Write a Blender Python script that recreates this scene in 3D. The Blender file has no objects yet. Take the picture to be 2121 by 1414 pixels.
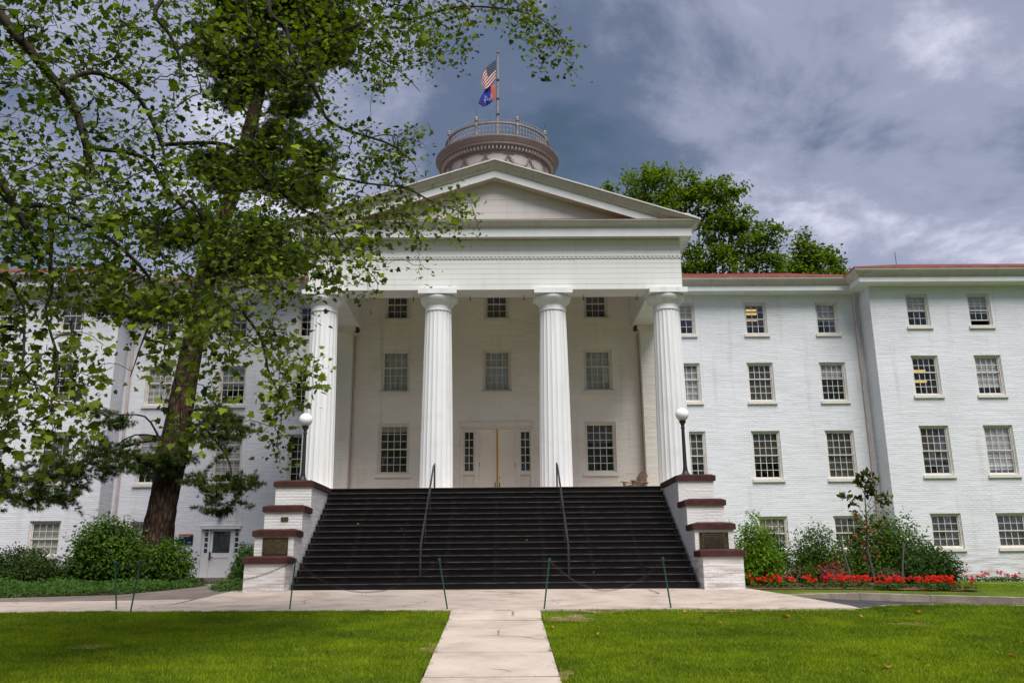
import bpy, math, random
import numpy as np
from mathutils import Vector, Matrix
R = math.radians
random.seed(7); rng = np.random.default_rng(7)
sc = bpy.context.scene
col = sc.collection

# ------------------------------------------------------------------ camera
FPX, PITCH, YAW, ROLL, CX = 1772.7, .2542, .0112, .009, .2407
cp, sp, cyw, syw, crl, srl = math.cos(PITCH), math.sin(PITCH), math.cos(YAW), math.sin(YAW), math.cos(ROLL), math.sin(ROLL)
fwd = Vector((syw*cp, cyw*cp, sp)); rt0 = Vector((cyw, -syw, 0)); up0 = rt0.cross(fwd)
RT = rt0*crl - up0*srl; UP = rt0*srl + up0*crl
cam = bpy.data.cameras.new('camera'); camo = bpy.data.objects.new('camera', cam); col.objects.link(camo)
cam.sensor_width = 36; cam.lens = FPX/2121*36; cam.clip_end = 2000; cam.clip_start = .1
camo.matrix_world = Matrix(((RT.x, UP.x, -fwd.x, CX), (RT.y, UP.y, -fwd.y, 0), (RT.z, UP.z, -fwd.z, 0), (0, 0, 0, 1)))
sc.camera = camo

def at(u, v, Y):
    """point of the place at distance Y that the photograph shows at pixel (u, v)"""
    d = fwd + RT*((u-1060.5)/FPX) + UP*((707-v)/FPX)
    t = Y/d.y
    return Vector((CX+d.x*t, Y, d.z*t))

# ------------------------------------------------------------------ world, sun, exposure
SUN_EL, SUN_AZ = 60, 160          # azimuth of the sun seen from above, 180 = straight behind the camera
w = bpy.data.worlds.new('World'); sc.world = w; w.use_nodes = True
nt = w.node_tree; N = nt.nodes; Lk = nt.links; N.clear()
wo = N.new('ShaderNodeOutputWorld'); bg = N.new('ShaderNodeBackground'); Lk.new(bg.outputs[0], wo.inputs[0])
bg.inputs[1].default_value = .1
sky = N.new('ShaderNodeTexSky'); sky.sky_type = 'NISHITA'; sky.sun_disc = False
sky.sun_elevation = R(SUN_EL); sky.sun_rotation = R(SUN_AZ)
tc = N.new('ShaderNodeTexCoord'); sep = N.new('ShaderNodeSeparateXYZ'); Lk.new(tc.outputs['Generated'], sep.inputs[0])
def wmath(op, a, b=None, clamp=False):
    m = N.new('ShaderNodeMath'); m.operation = op; m.use_clamp = clamp
    for i, q in enumerate((a, b)):
        if q is None: continue
        if isinstance(q, (int, float)): m.inputs[i].default_value = q
        else: Lk.new(q, m.inputs[i])
    return m.outputs[0]
zz = wmath('ADD', wmath('MAXIMUM', sep.outputs[2], 0.), .30)
cmb = N.new('ShaderNodeCombineXYZ'); Lk.new(wmath('DIVIDE', sep.outputs[0], zz), cmb.inputs[0]); Lk.new(wmath('DIVIDE', sep.outputs[1], zz), cmb.inputs[1])
def wnoise(scale, detail, rough, off, dist=0.):
    mp = N.new('ShaderNodeMapping'); Lk.new(cmb.outputs[0], mp.inputs[0]); mp.inputs['Location'].default_value = off
    n = N.new('ShaderNodeTexNoise'); Lk.new(mp.outputs[0], n.inputs['Vector'])
    n.inputs['Scale'].default_value = scale; n.inputs['Detail'].default_value = detail; n.inputs['Roughness'].default_value = rough; n.inputs['Distortion'].default_value = dist
    return n.outputs[0]
CLOUD_OFF = (48.15, 23.85, 0)
big = wnoise(.95, 2, .5, CLOUD_OFF, .2); fine = wnoise(3.2, 8, .60, (1.3, 4.1, 2), .25)
cl = wmath('ADD', wmath('MULTIPLY', big, .72), wmath('MULTIPLY', fine, .46))
rmp = N.new('ShaderNodeValToRGB'); Lk.new(cl, rmp.inputs[0])
rmp.color_ramp.interpolation = 'EASE'
for i, (p_, c_) in enumerate(((.445, (.021, .034, .052)), (.545, (.039, .050, .077)), (.635, (.105, .112, .150)), (.755, (.30, .295, .345)))):
    e = rmp.color_ramp.elements[i] if i < 2 else rmp.color_ramp.elements.new(p_)
    e.position = p_; e.color = (*c_, 1)
sc10 = N.new('ShaderNodeVectorMath'); sc10.operation = 'SCALE'; sc10.inputs['Scale'].default_value = 10.; Lk.new(rmp.outputs[0], sc10.inputs[0])
mx = N.new('ShaderNodeMix'); mx.data_type = 'RGBA'; mx.inputs[0].default_value = .95
Lk.new(sky.outputs[0], mx.inputs[6]); Lk.new(sc10.outputs[0], mx.inputs[7]); Lk.new(mx.outputs[2], bg.inputs[0])
sun = bpy.data.lights.new('sun', 'SUN'); sun.energy = 1.5; sun.angle = R(38); sun.color = (1, .955, .91)
so = bpy.data.objects.new('sun', sun); col.objects.link(so)
az = R(SUN_AZ); sd = Vector((math.sin(az)*math.cos(R(SUN_EL)), math.cos(az)*math.cos(R(SUN_EL)), math.sin(R(SUN_EL))))
so.rotation_euler = sd.to_track_quat('Z', 'Y').to_euler(); so.location = (0, -20, 30)
vs = sc.view_settings; vs.view_transform = 'Standard'; vs.look = 'None'; vs.exposure = 1.68; vs.gamma = 1; vs.use_curve_mapping = False
sc.cycles.max_bounces = 7; sc.cycles.diffuse_bounces = 4; sc.cycles.glossy_bounces = 3; sc.cycles.transparent_max_bounces = 10; sc.cycles.caustics_reflective = False; sc.cycles.caustics_refractive = False
sc.cycles.use_denoising = True

# ------------------------------------------------------------------ materials
class NT:
    def __init__(s, name):
        s.m = bpy.data.materials.new(name); s.m.use_nodes = True; s.t = s.m.node_tree; s.n = s.t.nodes; s.n.clear()
        s.out = s.n.new('ShaderNodeOutputMaterial'); s.b = s.n.new('ShaderNodeBsdfPrincipled'); s.link(s.b.outputs[0], s.out.inputs[0])
    def link(s, a, b): s.t.links.new(a, b)
    def new(s, ty, **kw):
        n = s.n.new(ty)
        for k, v in kw.items(): setattr(n, k, v)
        return n
    def coord(s, scale=(1, 1, 1), kind='Object', loc=(0, 0, 0)):
        t = s.new('ShaderNodeTexCoord'); m = s.new('ShaderNodeMapping'); s.link(t.outputs[kind], m.inputs[0]); m.inputs['Scale'].default_value = scale; m.inputs['Location'].default_value = loc
        return m.outputs[0]
    def world(s, scale=(1, 1, 1)):
        g = s.new('ShaderNodeNewGeometry'); m = s.new('ShaderNodeMapping'); s.link(g.outputs['Position'], m.inputs[0]); m.inputs['Scale'].default_value = scale
        return m.outputs[0]
    def noise(s, vec, scale, detail=4, rough=.55, dist=0.):
        n = s.new('ShaderNodeTexNoise'); s.link(vec, n.inputs['Vector']); n.inputs['Scale'].default_value = scale; n.inputs['Detail'].default_value = detail; n.inputs['Roughness'].default_value = rough; n.inputs['Distortion'].default_value = dist
        return n.outputs[0]
    def ramp(s, fac, stops):
        r = s.new('ShaderNodeValToRGB'); s.link(fac, r.inputs[0])
        for i, (p, c) in enumerate(stops):
            e = r.color_ramp.elements[i] if i < 2 else r.color_ramp.elements.new(p)
            e.position = p; e.color = (*c, 1) if len(c) == 3 else c
        return r.outputs[0]
    def math(s, op, a, b=None, clamp=False):
        m = s.new('ShaderNodeMath', operation=op, use_clamp=clamp)
        for i, q in enumerate((a, b)):
            if q is None: continue
            if isinstance(q, (int, float)): m.inputs[i].default_value = q
            else: s.link(q, m.inputs[i])
        return m.outputs[0]
    def mix(s, fac, a, b, bt='MIX'):
        m = s.new('ShaderNodeMix', data_type='RGBA', blend_type=bt)
        for i, q in ((0, fac), (6, a), (7, b)):
            if isinstance(q, (int, float)): m.inputs[i].default_value = q
            elif isinstance(q, tuple): m.inputs[i].default_value = (*q, 1)
            else: s.link(q, m.inputs[i])
        return m.outputs[2]
    def bump(s, hgt, strength=.5, dist=.01, normal=None):
        b = s.new('ShaderNodeBump'); s.link(hgt, b.inputs['Height']); b.inputs['Strength'].default_value = strength; b.inputs['Distance'].default_value = dist
        if normal: s.link(normal, b.inputs['Normal'])
        s.link(b.outputs[0], s.b.inputs['Normal']); return b.outputs[0]
    def set(s, color=None, rough=None, metal=None, spec=None):
        if color is not None:
            if isinstance(color, tuple): s.b.inputs['Base Color'].default_value = (*color, 1)
            else: s.link(color, s.b.inputs['Base Color'])
        if rough is not None: s.b.inputs['Roughness'].default_value = rough
        if metal is not None: s.b.inputs['Metallic'].default_value = metal
        if spec is not None: s.b.inputs['Specular IOR Level'].default_value = spec
        return s.m

def simple(name, c, rough=.6, metal=0., var=.15, scale=6., bump=0., spec=.4):
    m = NT(name); v = m.world(); n = m.noise(v, scale, 5)
    d = tuple(max(0, x*(1-var)) for x in c); e = tuple(min(1, x*(1+var)) for x in c)
    m.set(m.ramp(n, ((.3, d), (.7, e))), rough, metal, spec)
    if bump: m.bump(m.noise(v, scale*4, 4), bump, .01)
    return m.m

def brick_paint(name, c1, c2, stain, strength=.55):
    m = NT(name)
    g = m.new('ShaderNodeNewGeometry'); sp_ = m.new('ShaderNodeSeparateXYZ'); m.link(g.outputs['Position'], sp_.inputs[0])
    cb = m.new('ShaderNodeCombineXYZ'); m.link(m.math('ADD', sp_.outputs[0], sp_.outputs[1]), cb.inputs[0]); m.link(sp_.outputs[2], cb.inputs[1])
    nz = m.new('ShaderNodeTexNoise'); m.link(cb.outputs[0], nz.inputs['Vector']); nz.inputs['Scale'].default_value = 2.2; nz.inputs['Detail'].default_value = 4
    vm = m.new('ShaderNodeVectorMath', operation='MULTIPLY_ADD'); m.link(nz.outputs['Color'], vm.inputs[0]); vm.inputs[1].default_value = (.07, .06, 0); m.link(cb.outputs[0], vm.inputs[2])
    bt = m.new('ShaderNodeTexBrick'); m.link(vm.outputs[0], bt.inputs['Vector'])
    bt.inputs['Color1'].default_value = (1, 1, 1, 1); bt.inputs['Color2'].default_value = (.55, .55, .55, 1); bt.inputs['Mortar'].default_value = (0, 0, 0, 1)
    bt.inputs['Scale'].default_value = 1; bt.inputs['Brick Width'].default_value = .23; bt.inputs['Row Height'].default_value = .085; bt.inputs['Mortar Size'].default_value = .012; bt.inputs['Mortar Smooth'].default_value = 1.; bt.inputs['Bias'].default_value = -.2
    mp = m.new('ShaderNodeMapping'); m.link(cb.outputs[0], mp.inputs[0]); mp.inputs['Scale'].default_value = (1.0, 7.5, 1)
    st = m.noise(mp.outputs[0], 1.0, 6, .62)
    mp2 = m.new('ShaderNodeMapping'); m.link(cb.outputs[0], mp2.inputs[0]); mp2.inputs['Scale'].default_value = (.32, .45, 1)
    bl = m.noise(mp2.outputs[0], 1.0, 5, .6)
    # how thick the paint lies: joints show in some patches only
    thick = m.ramp(m.noise(mp2.outputs[0], 2.3, 4), ((.38, (.08, .08, .08)), (.66, (.7, .7, .7))))
    hgt = m.math('ADD', m.math('MULTIPLY', bt.outputs['Color'], thick), m.math('MULTIPLY', st, 1.1))
    c = m.mix(m.ramp(bl, ((.35, (0, 0, 0)), (.75, (1, 1, 1)))), c1, c2)
    # dirt in the joints
    joint = m.math('MULTIPLY', m.math('SUBTRACT', 1., bt.outputs['Color']), m.ramp(st, ((.45, (0, 0, 0)), (.62, (1, 1, 1)))))
    c = m.mix(m.math('MULTIPLY', joint, .32), c, stain)
    c = m.mix(m.ramp(m.noise(mp2.outputs[0], .9, 6, .7), ((.62, (0, 0, 0)), (.78, (.35, .35, .35)))), c, stain)
    mp3 = m.new('ShaderNodeMapping'); m.link(cb.outputs[0], mp3.inputs[0]); mp3.inputs['Scale'].default_value = (2.2, .16, 1)
    c = m.mix(m.ramp(m.noise(mp3.outputs[0], 1., 5, .65), ((.56, (0, 0, 0)), (.74, (.38, .38, .38)))), c, stain)
    low = m.math('MULTIPLY', m.math('SUBTRACT', .7, sp_.outputs[2]), .75, True); c = m.mix(m.math('MULTIPLY', low, m.ramp(st, ((.42, (0, 0, 0)), (.60, (.75, .75, .75)))), True), c, (.36, .29, .235))
    m.set(c, .62, 0, .3); m.bump(hgt, strength, .022)
    return m.m

def mk_weathered(name, c, st, amt):
    m = NT(name); n1 = m.noise(m.world((3.2, 3.2, .22)), 1.3, 6, .65); n2 = m.noise(m.world(), 1.1, 5, .6)
    k = m.mix(m.ramp(n1, ((.50, (0, 0, 0)), (.74, (amt,)*3))), c, st); k = m.mix(m.ramp(n2, ((.55, (0, 0, 0)), (.8, (amt*.8,)*3))), k, st); m.set(k, .5, 0, .35); m.bump(m.noise(m.world(), 22, 3), .08, .01); return m.m
M = {}
M['brick'] = brick_paint('white_painted_brick', (.745, .765, .82), (.685, .70, .745), (.42, .37, .36), .75)
M['brick_porch'] = brick_paint('cream_painted_brick', (.83, .79, .725), (.75, .705, .64), (.42, .36, .29), .85)
M['brick_pier'] = brick_paint('white_pier_brick', (.76, .75, .75), (.69, .68, .68), (.42, .36, .33), .7)
M['trim'] = simple('white_trim_paint', (.74, .75, .76), .5, var=.07, scale=1.6)
M['column'] = mk_weathered('white_column_paint', (.80, .81, .82), (.50, .47, .42), .5)
M['tympanum'] = mk_weathered('tympanum_boards_shaded', (.66, .62, .59), (.46, .42, .38), .3)  # pediment shade and red bounce light put into the board colour
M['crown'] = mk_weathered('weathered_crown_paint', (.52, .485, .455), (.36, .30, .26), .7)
M['crown_portico'] = mk_weathered('portico_crown_shaded_paint', (.57, .56, .535), (.40, .37, .33), .6)  # weathered finish, greyed further: shading under the moulding put into the colour
M['cream'] = simple('cream_trim_paint', (.74, .68, .60), .5, var=.06, scale=3)
M['door'] = simple('cream_door_paint', (.82, .735, .63), .45, var=.04, scale=2)
M['frame'] = simple('window_frame_paint', (.70, .665, .62), .5, var=.08, scale=5)
M['cupola'] = simple('cupola_paint', (.50, .455, .445), .55, var=.08, scale=3)
M['cupola_rail'] = simple('cupola_rail_paint', (.24, .21, .20), .5, var=.2, scale=6)
M['cupola_dark'] = simple('cupola_cornice_paint', (.21, .165, .155), .5, var=.12, scale=3)
M['garland'] = simple('garland_paint', (.25, .215, .20), .6, var=.25, scale=12)
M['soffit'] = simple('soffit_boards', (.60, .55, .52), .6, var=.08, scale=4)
M['board'] = mk_weathered('entablature_boards', (.76, .765, .75), (.52, .49, .44), .22)
M['iron'] = simple('black_iron', (.005, .004, .005), .42, .0, var=.4, scale=9, spec=.3)
M['nosing'] = simple('worn_nosing', (.075, .062, .060), .5, .0, var=.85, scale=5, spec=.4)
M['rail'] = simple('handrail_iron', (.055, .048, .052), .35, .5, var=.4, scale=8, spec=.6)
M['stone'] = simple('brownstone', (.058, .021, .018), .75, var=.35, scale=5, bump=.4, spec=.25)
M['bronze'] = simple('bronze_plaque', (.085, .062, .03), .5, .35, var=.45, scale=14)
M['bronze_rim'] = simple('bronze_rim', (.03, .02, .016), .5, .3, var=.3, scale=10)
M['bronze_text'] = simple('bronze_lettering', (.035, .024, .016), .55, .2, var=.2)
M['globe'] = simple('white_globe', (.93, .93, .91), .45, var=.01, spec=.2)
M['copper'] = simple('copper_edge', (.40, .16, .10), .5, .1, var=.25, scale=4)
M['flash'] = simple('flashing', (.13, .045, .035), .6, var=.2)
M['redroof'] = simple('red_metal_roof', (.19, .022, .016), .5, var=.2, scale=2)
M['downspout'] = simple('downspout_paint', (.55, .45, .43), .5, var=.15, scale=3)
M['dark'] = simple('dark_metal', (.02, .02, .022), .5)
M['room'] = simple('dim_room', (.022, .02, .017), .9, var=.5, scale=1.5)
M['shade'] = simple('roller_shade', (.46, .43, .34), .8, var=.1)
M['greenpost'] = simple('green_post', (.012, .075, .04), .45, var=.2)
M['chain'] = simple('dark_chain', (.018, .016, .016), .45, .4, var=.3)
M['wood'] = simple('weathered_wood', (.27, .18, .13), .75, var=.45, scale=10, bump=.3)
M['wood_pale'] = simple('worn_wood', (.38, .22, .09), .7, var=.35, scale=9)
M['stake'] = simple('grey_stake', (.07, .06, .055), .8, var=.3)
M['yellow'] = simple('brass_strip', (.50, .30, .012), .5, var=.15)
M['signblue'] = simple('navy_sign', (.004, .012, .05), .4, var=.1)
M['signorange'] = simple('orange_band', (.50, .11, .015), .5, var=.1)
M['signtext'] = simple('pale_lettering', (.35, .45, .6), .5, var=.1)
M['pole'] = simple('pole_metal', (.26, .22, .22), .4, .3, var=.2)
def mk_bark():
    m = NT('pine_bark'); v = m.world((1, 1, .28)); n1 = m.noise(v, 9, 6, .65, .6); vo = m.new('ShaderNodeTexVoronoi', feature='DISTANCE_TO_EDGE'); m.link(m.world((1, 1, .3)), vo.inputs['Vector']); vo.inputs['Scale'].default_value = 9
    f = m.math('ADD', m.math('MULTIPLY', n1, .7), m.math('MULTIPLY', vo.outputs[0], .9)); m.set(m.ramp(f, ((.3, (.016, .009, .006)), (.5, (.060, .036, .026)), (.8, (.115, .08, .062)))), .9, 0, .15); m.bump(f, 1., .06); return m.m
M['bark'] = mk_bark()
M['twig'] = simple('plane_bark', (.030, .024, .018), .85, var=.7, scale=5, bump=.5, spec=.2)
M['deadtwig'] = simple('dry_twig', (.22, .14, .10), .9, var=.3, spec=.2)
M['stem'] = simple('grey_stem', (.07, .055, .045), .9, var=.3, spec=.2)
M['brownbud'] = simple('brown_fruit', (.06, .03, .012), .9, var=.3)

def mk_lamp():
    m = NT('lit_tube'); m.b.inputs['Emission Color'].default_value = (1, .62, .16, 1); m.b.inputs['Emission Strength'].default_value = .28
    return m.set((.8, .6, .3), .5)
M['lamp'] = mk_lamp()

def mk_blind(name, c, freq, depth):
    m = NT(name); v = m.world((1, 1, 1)); s_ = m.new('ShaderNodeSeparateXYZ'); m.link(v, s_.inputs[0])
    f = m.math('FRACT', m.math('MULTIPLY', s_.outputs[2 if freq > 0 else 0], abs(freq)))
    tri = m.math('ABSOLUTE', m.math('SUBTRACT', f, .5))
    m.set(c, .7); m.bump(tri, 1., depth)
    return m.m
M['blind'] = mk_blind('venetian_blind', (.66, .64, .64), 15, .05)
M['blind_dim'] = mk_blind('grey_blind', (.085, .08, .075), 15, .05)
M['curtain'] = mk_blind('sheer_curtain', (.55, .54, .56), -7, .10)

def mk_glass():
    m = NT('window_glass'); m.n.remove(m.b)
    tr = m.new('ShaderNodeBsdfTransparent'); tr.inputs[0].default_value = (.95, .96, .96, 1)
    gl = m.new('ShaderNodeBsdfGlossy'); gl.inputs['Roughness'].default_value = .015; gl.inputs[0].default_value = (.9, .92, .95, 1)
    fr = m.new('ShaderNodeFresnel'); fr.inputs[0].default_value = 1.6
    v = m.world(); h_ = m.noise(v, 2.5, 3); b = m.new('ShaderNodeBump'); m.link(h_, b.inputs['Height']); b.inputs['Strength'].default_value = .25; b.inputs['Distance'].default_value = .02; m.link(b.outputs[0], gl.inputs['Normal'])
    ge = m.new('ShaderNodeNewGeometry'); ms = m.new('ShaderNodeMixShader'); m.link(m.math('MULTIPLY', m.math('MULTIPLY', fr.outputs[0], 2.2, True), m.math('SUBTRACT', 1., ge.outputs['Backfacing'])), ms.inputs[0]); m.link(tr.outputs[0], ms.inputs[1]); m.link(gl.outputs[0], ms.inputs[2]); m.link(ms.outputs[0], m.out.inputs[0])
    return m.m
M['glass'] = mk_glass()

def mk_riser():
    # cast-iron openwork: two staggered rows of real holes cut through the plate, solid bars every 1.3 m
    m = NT('openwork_iron'); g = m.new('ShaderNodeTexCoord'); s_ = m.new('ShaderNodeSeparateXYZ'); m.link(g.outputs['Object'], s_.inputs[0])
    x, z = s_.outputs[0], s_.outputs[2]
    row = m.math('FLOOR', m.math('MULTIPLY', z, 1/.036))
    xs = m.math('ADD', m.math('MULTIPLY', x, 1/.075), m.math('MULTIPLY', row, .5))
    fx = m.math('ABSOLUTE', m.math('SUBTRACT', m.math('FRACT', xs), .5)); fz = m.math('ABSOLUTE', m.math('SUBTRACT', m.math('FRACT', m.math('MULTIPLY', z, 1/.036)), .5))
    hole = m.math('MULTIPLY', m.math('LESS_THAN', fx, .27), m.math('LESS_THAN', fz, .36))
    band = m.math('MULTIPLY', m.math('GREATER_THAN', z, .036), m.math('LESS_THAN', z, .144))
    bar = m.math('GREATER_THAN', m.math('FRACT', m.math('ADD', m.math('MULTIPLY', x, 1/1.32), .04)), .09)
    hole = m.math('MULTIPLY', m.math('MULTIPLY', hole, band), bar)
    v = m.world(); m.set(m.ramp(m.noise(v, 7, 5), ((.3, (.005, .004, .005)), (.7, (.013, .010, .013)))), .45, 0, .3)
    tr = m.new('ShaderNodeBsdfTransparent'); ms = m.new('ShaderNodeMixShader'); m.link(hole, ms.inputs[0]); m.link(m.b.outputs[0], ms.inputs[1]); m.link(tr.outputs[0], ms.inputs[2]); m.link(ms.outputs[0], m.out.inputs[0])
    return m.m
M['riser'] = mk_riser()

def mk_ground(name, stops, scale, bump, rough=.9, fine=40., stretch=(1, 1, 1), crack=False):
    m = NT(name); v = m.world(stretch); n1 = m.noise(v, scale, 6, .6); n2 = m.noise(v, fine, 4, .6)
    f = m.math('ADD', m.math('MULTIPLY', n1, .72), m.math('MULTIPLY', n2, .28))
    c = m.ramp(f, stops)
    if crack:
        vo = m.new('ShaderNodeTexVoronoi', feature='DISTANCE_TO_EDGE'); wv = m.new('ShaderNodeVectorMath', operation='MULTIPLY_ADD'); nn_ = m.new('ShaderNodeTexNoise'); m.link(v, nn_.inputs['Vector']); nn_.inputs['Scale'].default_value = 1.6; m.link(nn_.outputs['Color'], wv.inputs[0]); wv.inputs[1].default_value = (.5, .5, 0); m.link(v, wv.inputs[2]); m.link(wv.outputs[0], vo.inputs['Vector']); vo.inputs['Scale'].default_value = .38
        ln = m.math('MULTIPLY', m.math('LESS_THAN', vo.outputs[0], .006), m.ramp(m.noise(v, .7, 2), ((.48, (0, 0, 0)), (.56, (1, 1, 1))))); c = m.mix(m.math('MULTIPLY', ln, .75), c, (.10, .08, .065))
        spot = m.ramp(m.noise(v, 2.6, 5, .7, .8), ((.60, (0, 0, 0)), (.72, (.5, .5, .5)))); c = m.mix(spot, c, (.24, .19, .16))
    m.set(c, rough, 0, .2); m.bump(n2, bump, .02); return m.m
M['grass'] = mk_ground('grass_ground', ((.36, (.030, .06, .004)), (.5, (.085, .13, .007)), (.64, (.17, .21, .014))), .8, .8)
M['concrete'] = mk_ground('pale_concrete', ((.34, (.33, .265, .22)), (.5, (.47, .39, .335)), (.66, (.55, .47, .41))), 1.3, .15, .85, 30, crack=True)
M['slab'] = mk_ground('path_concrete', ((.34, (.35, .285, .24)), (.5, (.50, .42, .36)), (.66, (.57, .49, .425))), 1.1, .2, .85, 45, crack=True)
M['kerb'] = mk_ground('kerb_concrete', ((.34, (.17, .14, .11)), (.5, (.27, .225, .18)), (.66, (.36, .31, .26))), 2.5, .3, .9, 30)
M['asphalt'] = mk_ground('asphalt', ((.35, (.035, .034, .040)), (.65, (.075, .072, .08))), 2., .3, .9, 90)
M['asphalt_old'] = mk_ground('worn_asphalt', ((.35, (.13, .105, .09)), (.65, (.22, .185, .16))), 1.5, .3, .9, 60)
M['soil'] = mk_ground('dark_soil', ((.35, (.03, .018, .011)), (.65, (.07, .042, .026))), 3, .8, .95, 25)
M['mulch'] = mk_ground('bark_mulch', ((.35, (.05, .026, .014)), (.5, (.11, .06, .034)), (.66, (.20, .125, .075))), 5, 1., .95, 40)
M['bare'] = mk_ground('dry_turf', ((.36, (.10, .10, .02)), (.5, (.22, .16, .07)), (.64, (.34, .26, .15))), 6, .8, .95, 60)
M['terrain'] = mk_ground('far_ground', ((.35, (.03, .06, .01)), (.65, (.07, .12, .02))), .3, .3)

def leafmat(name, dark, light, trans=.35, tcol=None, rough=.6):
    m = NT(name); a = m.new('ShaderNodeAttribute', attribute_name='rnd'); v = m.world(); n = m.noise(v, .9, 3)
    f = m.math('ADD', m.math('MULTIPLY', a.outputs['Fac'], .7), m.math('MULTIPLY', n, .3))
    c = m.ramp(f, ((.12, dark), (.88, light))); m.set(c, rough, 0, .2)
    tb = m.new('ShaderNodeBsdfTranslucent'); m.link(m.mix(1., c, tcol or (1.5, 1.6, .5), 'MULTIPLY'), tb.inputs[0])
    ms = m.new('ShaderNodeMixShader'); ms.inputs[0].default_value = trans; m.link(m.b.outputs[0], ms.inputs[1]); m.link(tb.outputs[0], ms.inputs[2]); m.link(ms.outputs[0], m.out.inputs[0])
    return m.m
M['plane_leaf'] = leafmat('plane_leaf', (.006, .017, .002), (.21, .29, .008), .26)
M['maple_leaf'] = leafmat('maple_leaf', (.03, .065, .004), (.16, .225, .010), .5)
M['needle'] = leafmat('pine_needle', (.006, .017, .005), (.085, .13, .013), .12)
M['bush_leaf'] = leafmat('bush_leaf', (.010, .032, .004), (.10, .19, .010), .3)
M['lime_leaf'] = leafmat('lime_leaf', (.04, .10, .005), (.19, .34, .012), .4)
M['dark_leaf'] = leafmat('dark_leaf', (.010, .030, .006), (.055, .115, .012), .2)
M['yew_leaf'] = leafmat('yew_leaf', (.010, .028, .004), (.05, .085, .009), .1)
M['ivy_leaf'] = leafmat('ivy_leaf', (.012, .040, .005), (.065, .14, .012), .2)
M['mag_leaf'] = leafmat('magnolia_leaf', (.020, .038, .007), (.13, .12, .022), .2)
M['mag_brown'] = leafmat('magnolia_brown_leaf', (.20, .06, .012), (.50, .30, .09), .3, (1.2, 1.0, .6))
M['gran_leaf'] = leafmat('geranium_leaf', (.025, .06, .008), (.065, .12, .016), .25)
M['petal'] = leafmat('red_petal', (.62, .012, .006), (.85, .05, .02), .25, (1.2, .6, .4))
M['petal_pink'] = leafmat('crimson_petal', (.26, .005, .03), (.50, .02, .09), .25, (1.2, .6, .8))
M['blade'] = leafmat('grass_blade', (.040, .095, .003), (.36, .45, .010), .35)
M['fallen'] = leafmat('fallen_leaf', (.30, .11, .02), (.48, .26, .08), .2, (1.2, 1.0, .6))

# ------------------------------------------------------------------ helpers
def tag(o, label=None, cat=None, group=None, kind=None):
    if label: o['label'] = label
    if cat: o['category'] = cat
    if group: o['group'] = group
    if kind: o['kind'] = kind
    return o
def empty(name, loc=(0, 0, 0), rz=0., parent=None, **kw):
    o = bpy.data.objects.new(name, None); col.objects.link(o); o.location = loc; o.rotation_euler = (0, 0, rz); o.empty_display_size = .2
    if parent: o.parent = parent
    return tag(o, **kw)
def link(name, me, parent=None, loc=None, rz=None, **kw):
    o = bpy.data.objects.new(name, me); col.objects.link(o)
    if parent: o.parent = parent
    if loc is not None: o.location = loc
    if rz is not None: o.rotation_euler = (0, 0, rz)
    return tag(o, **kw)

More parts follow.
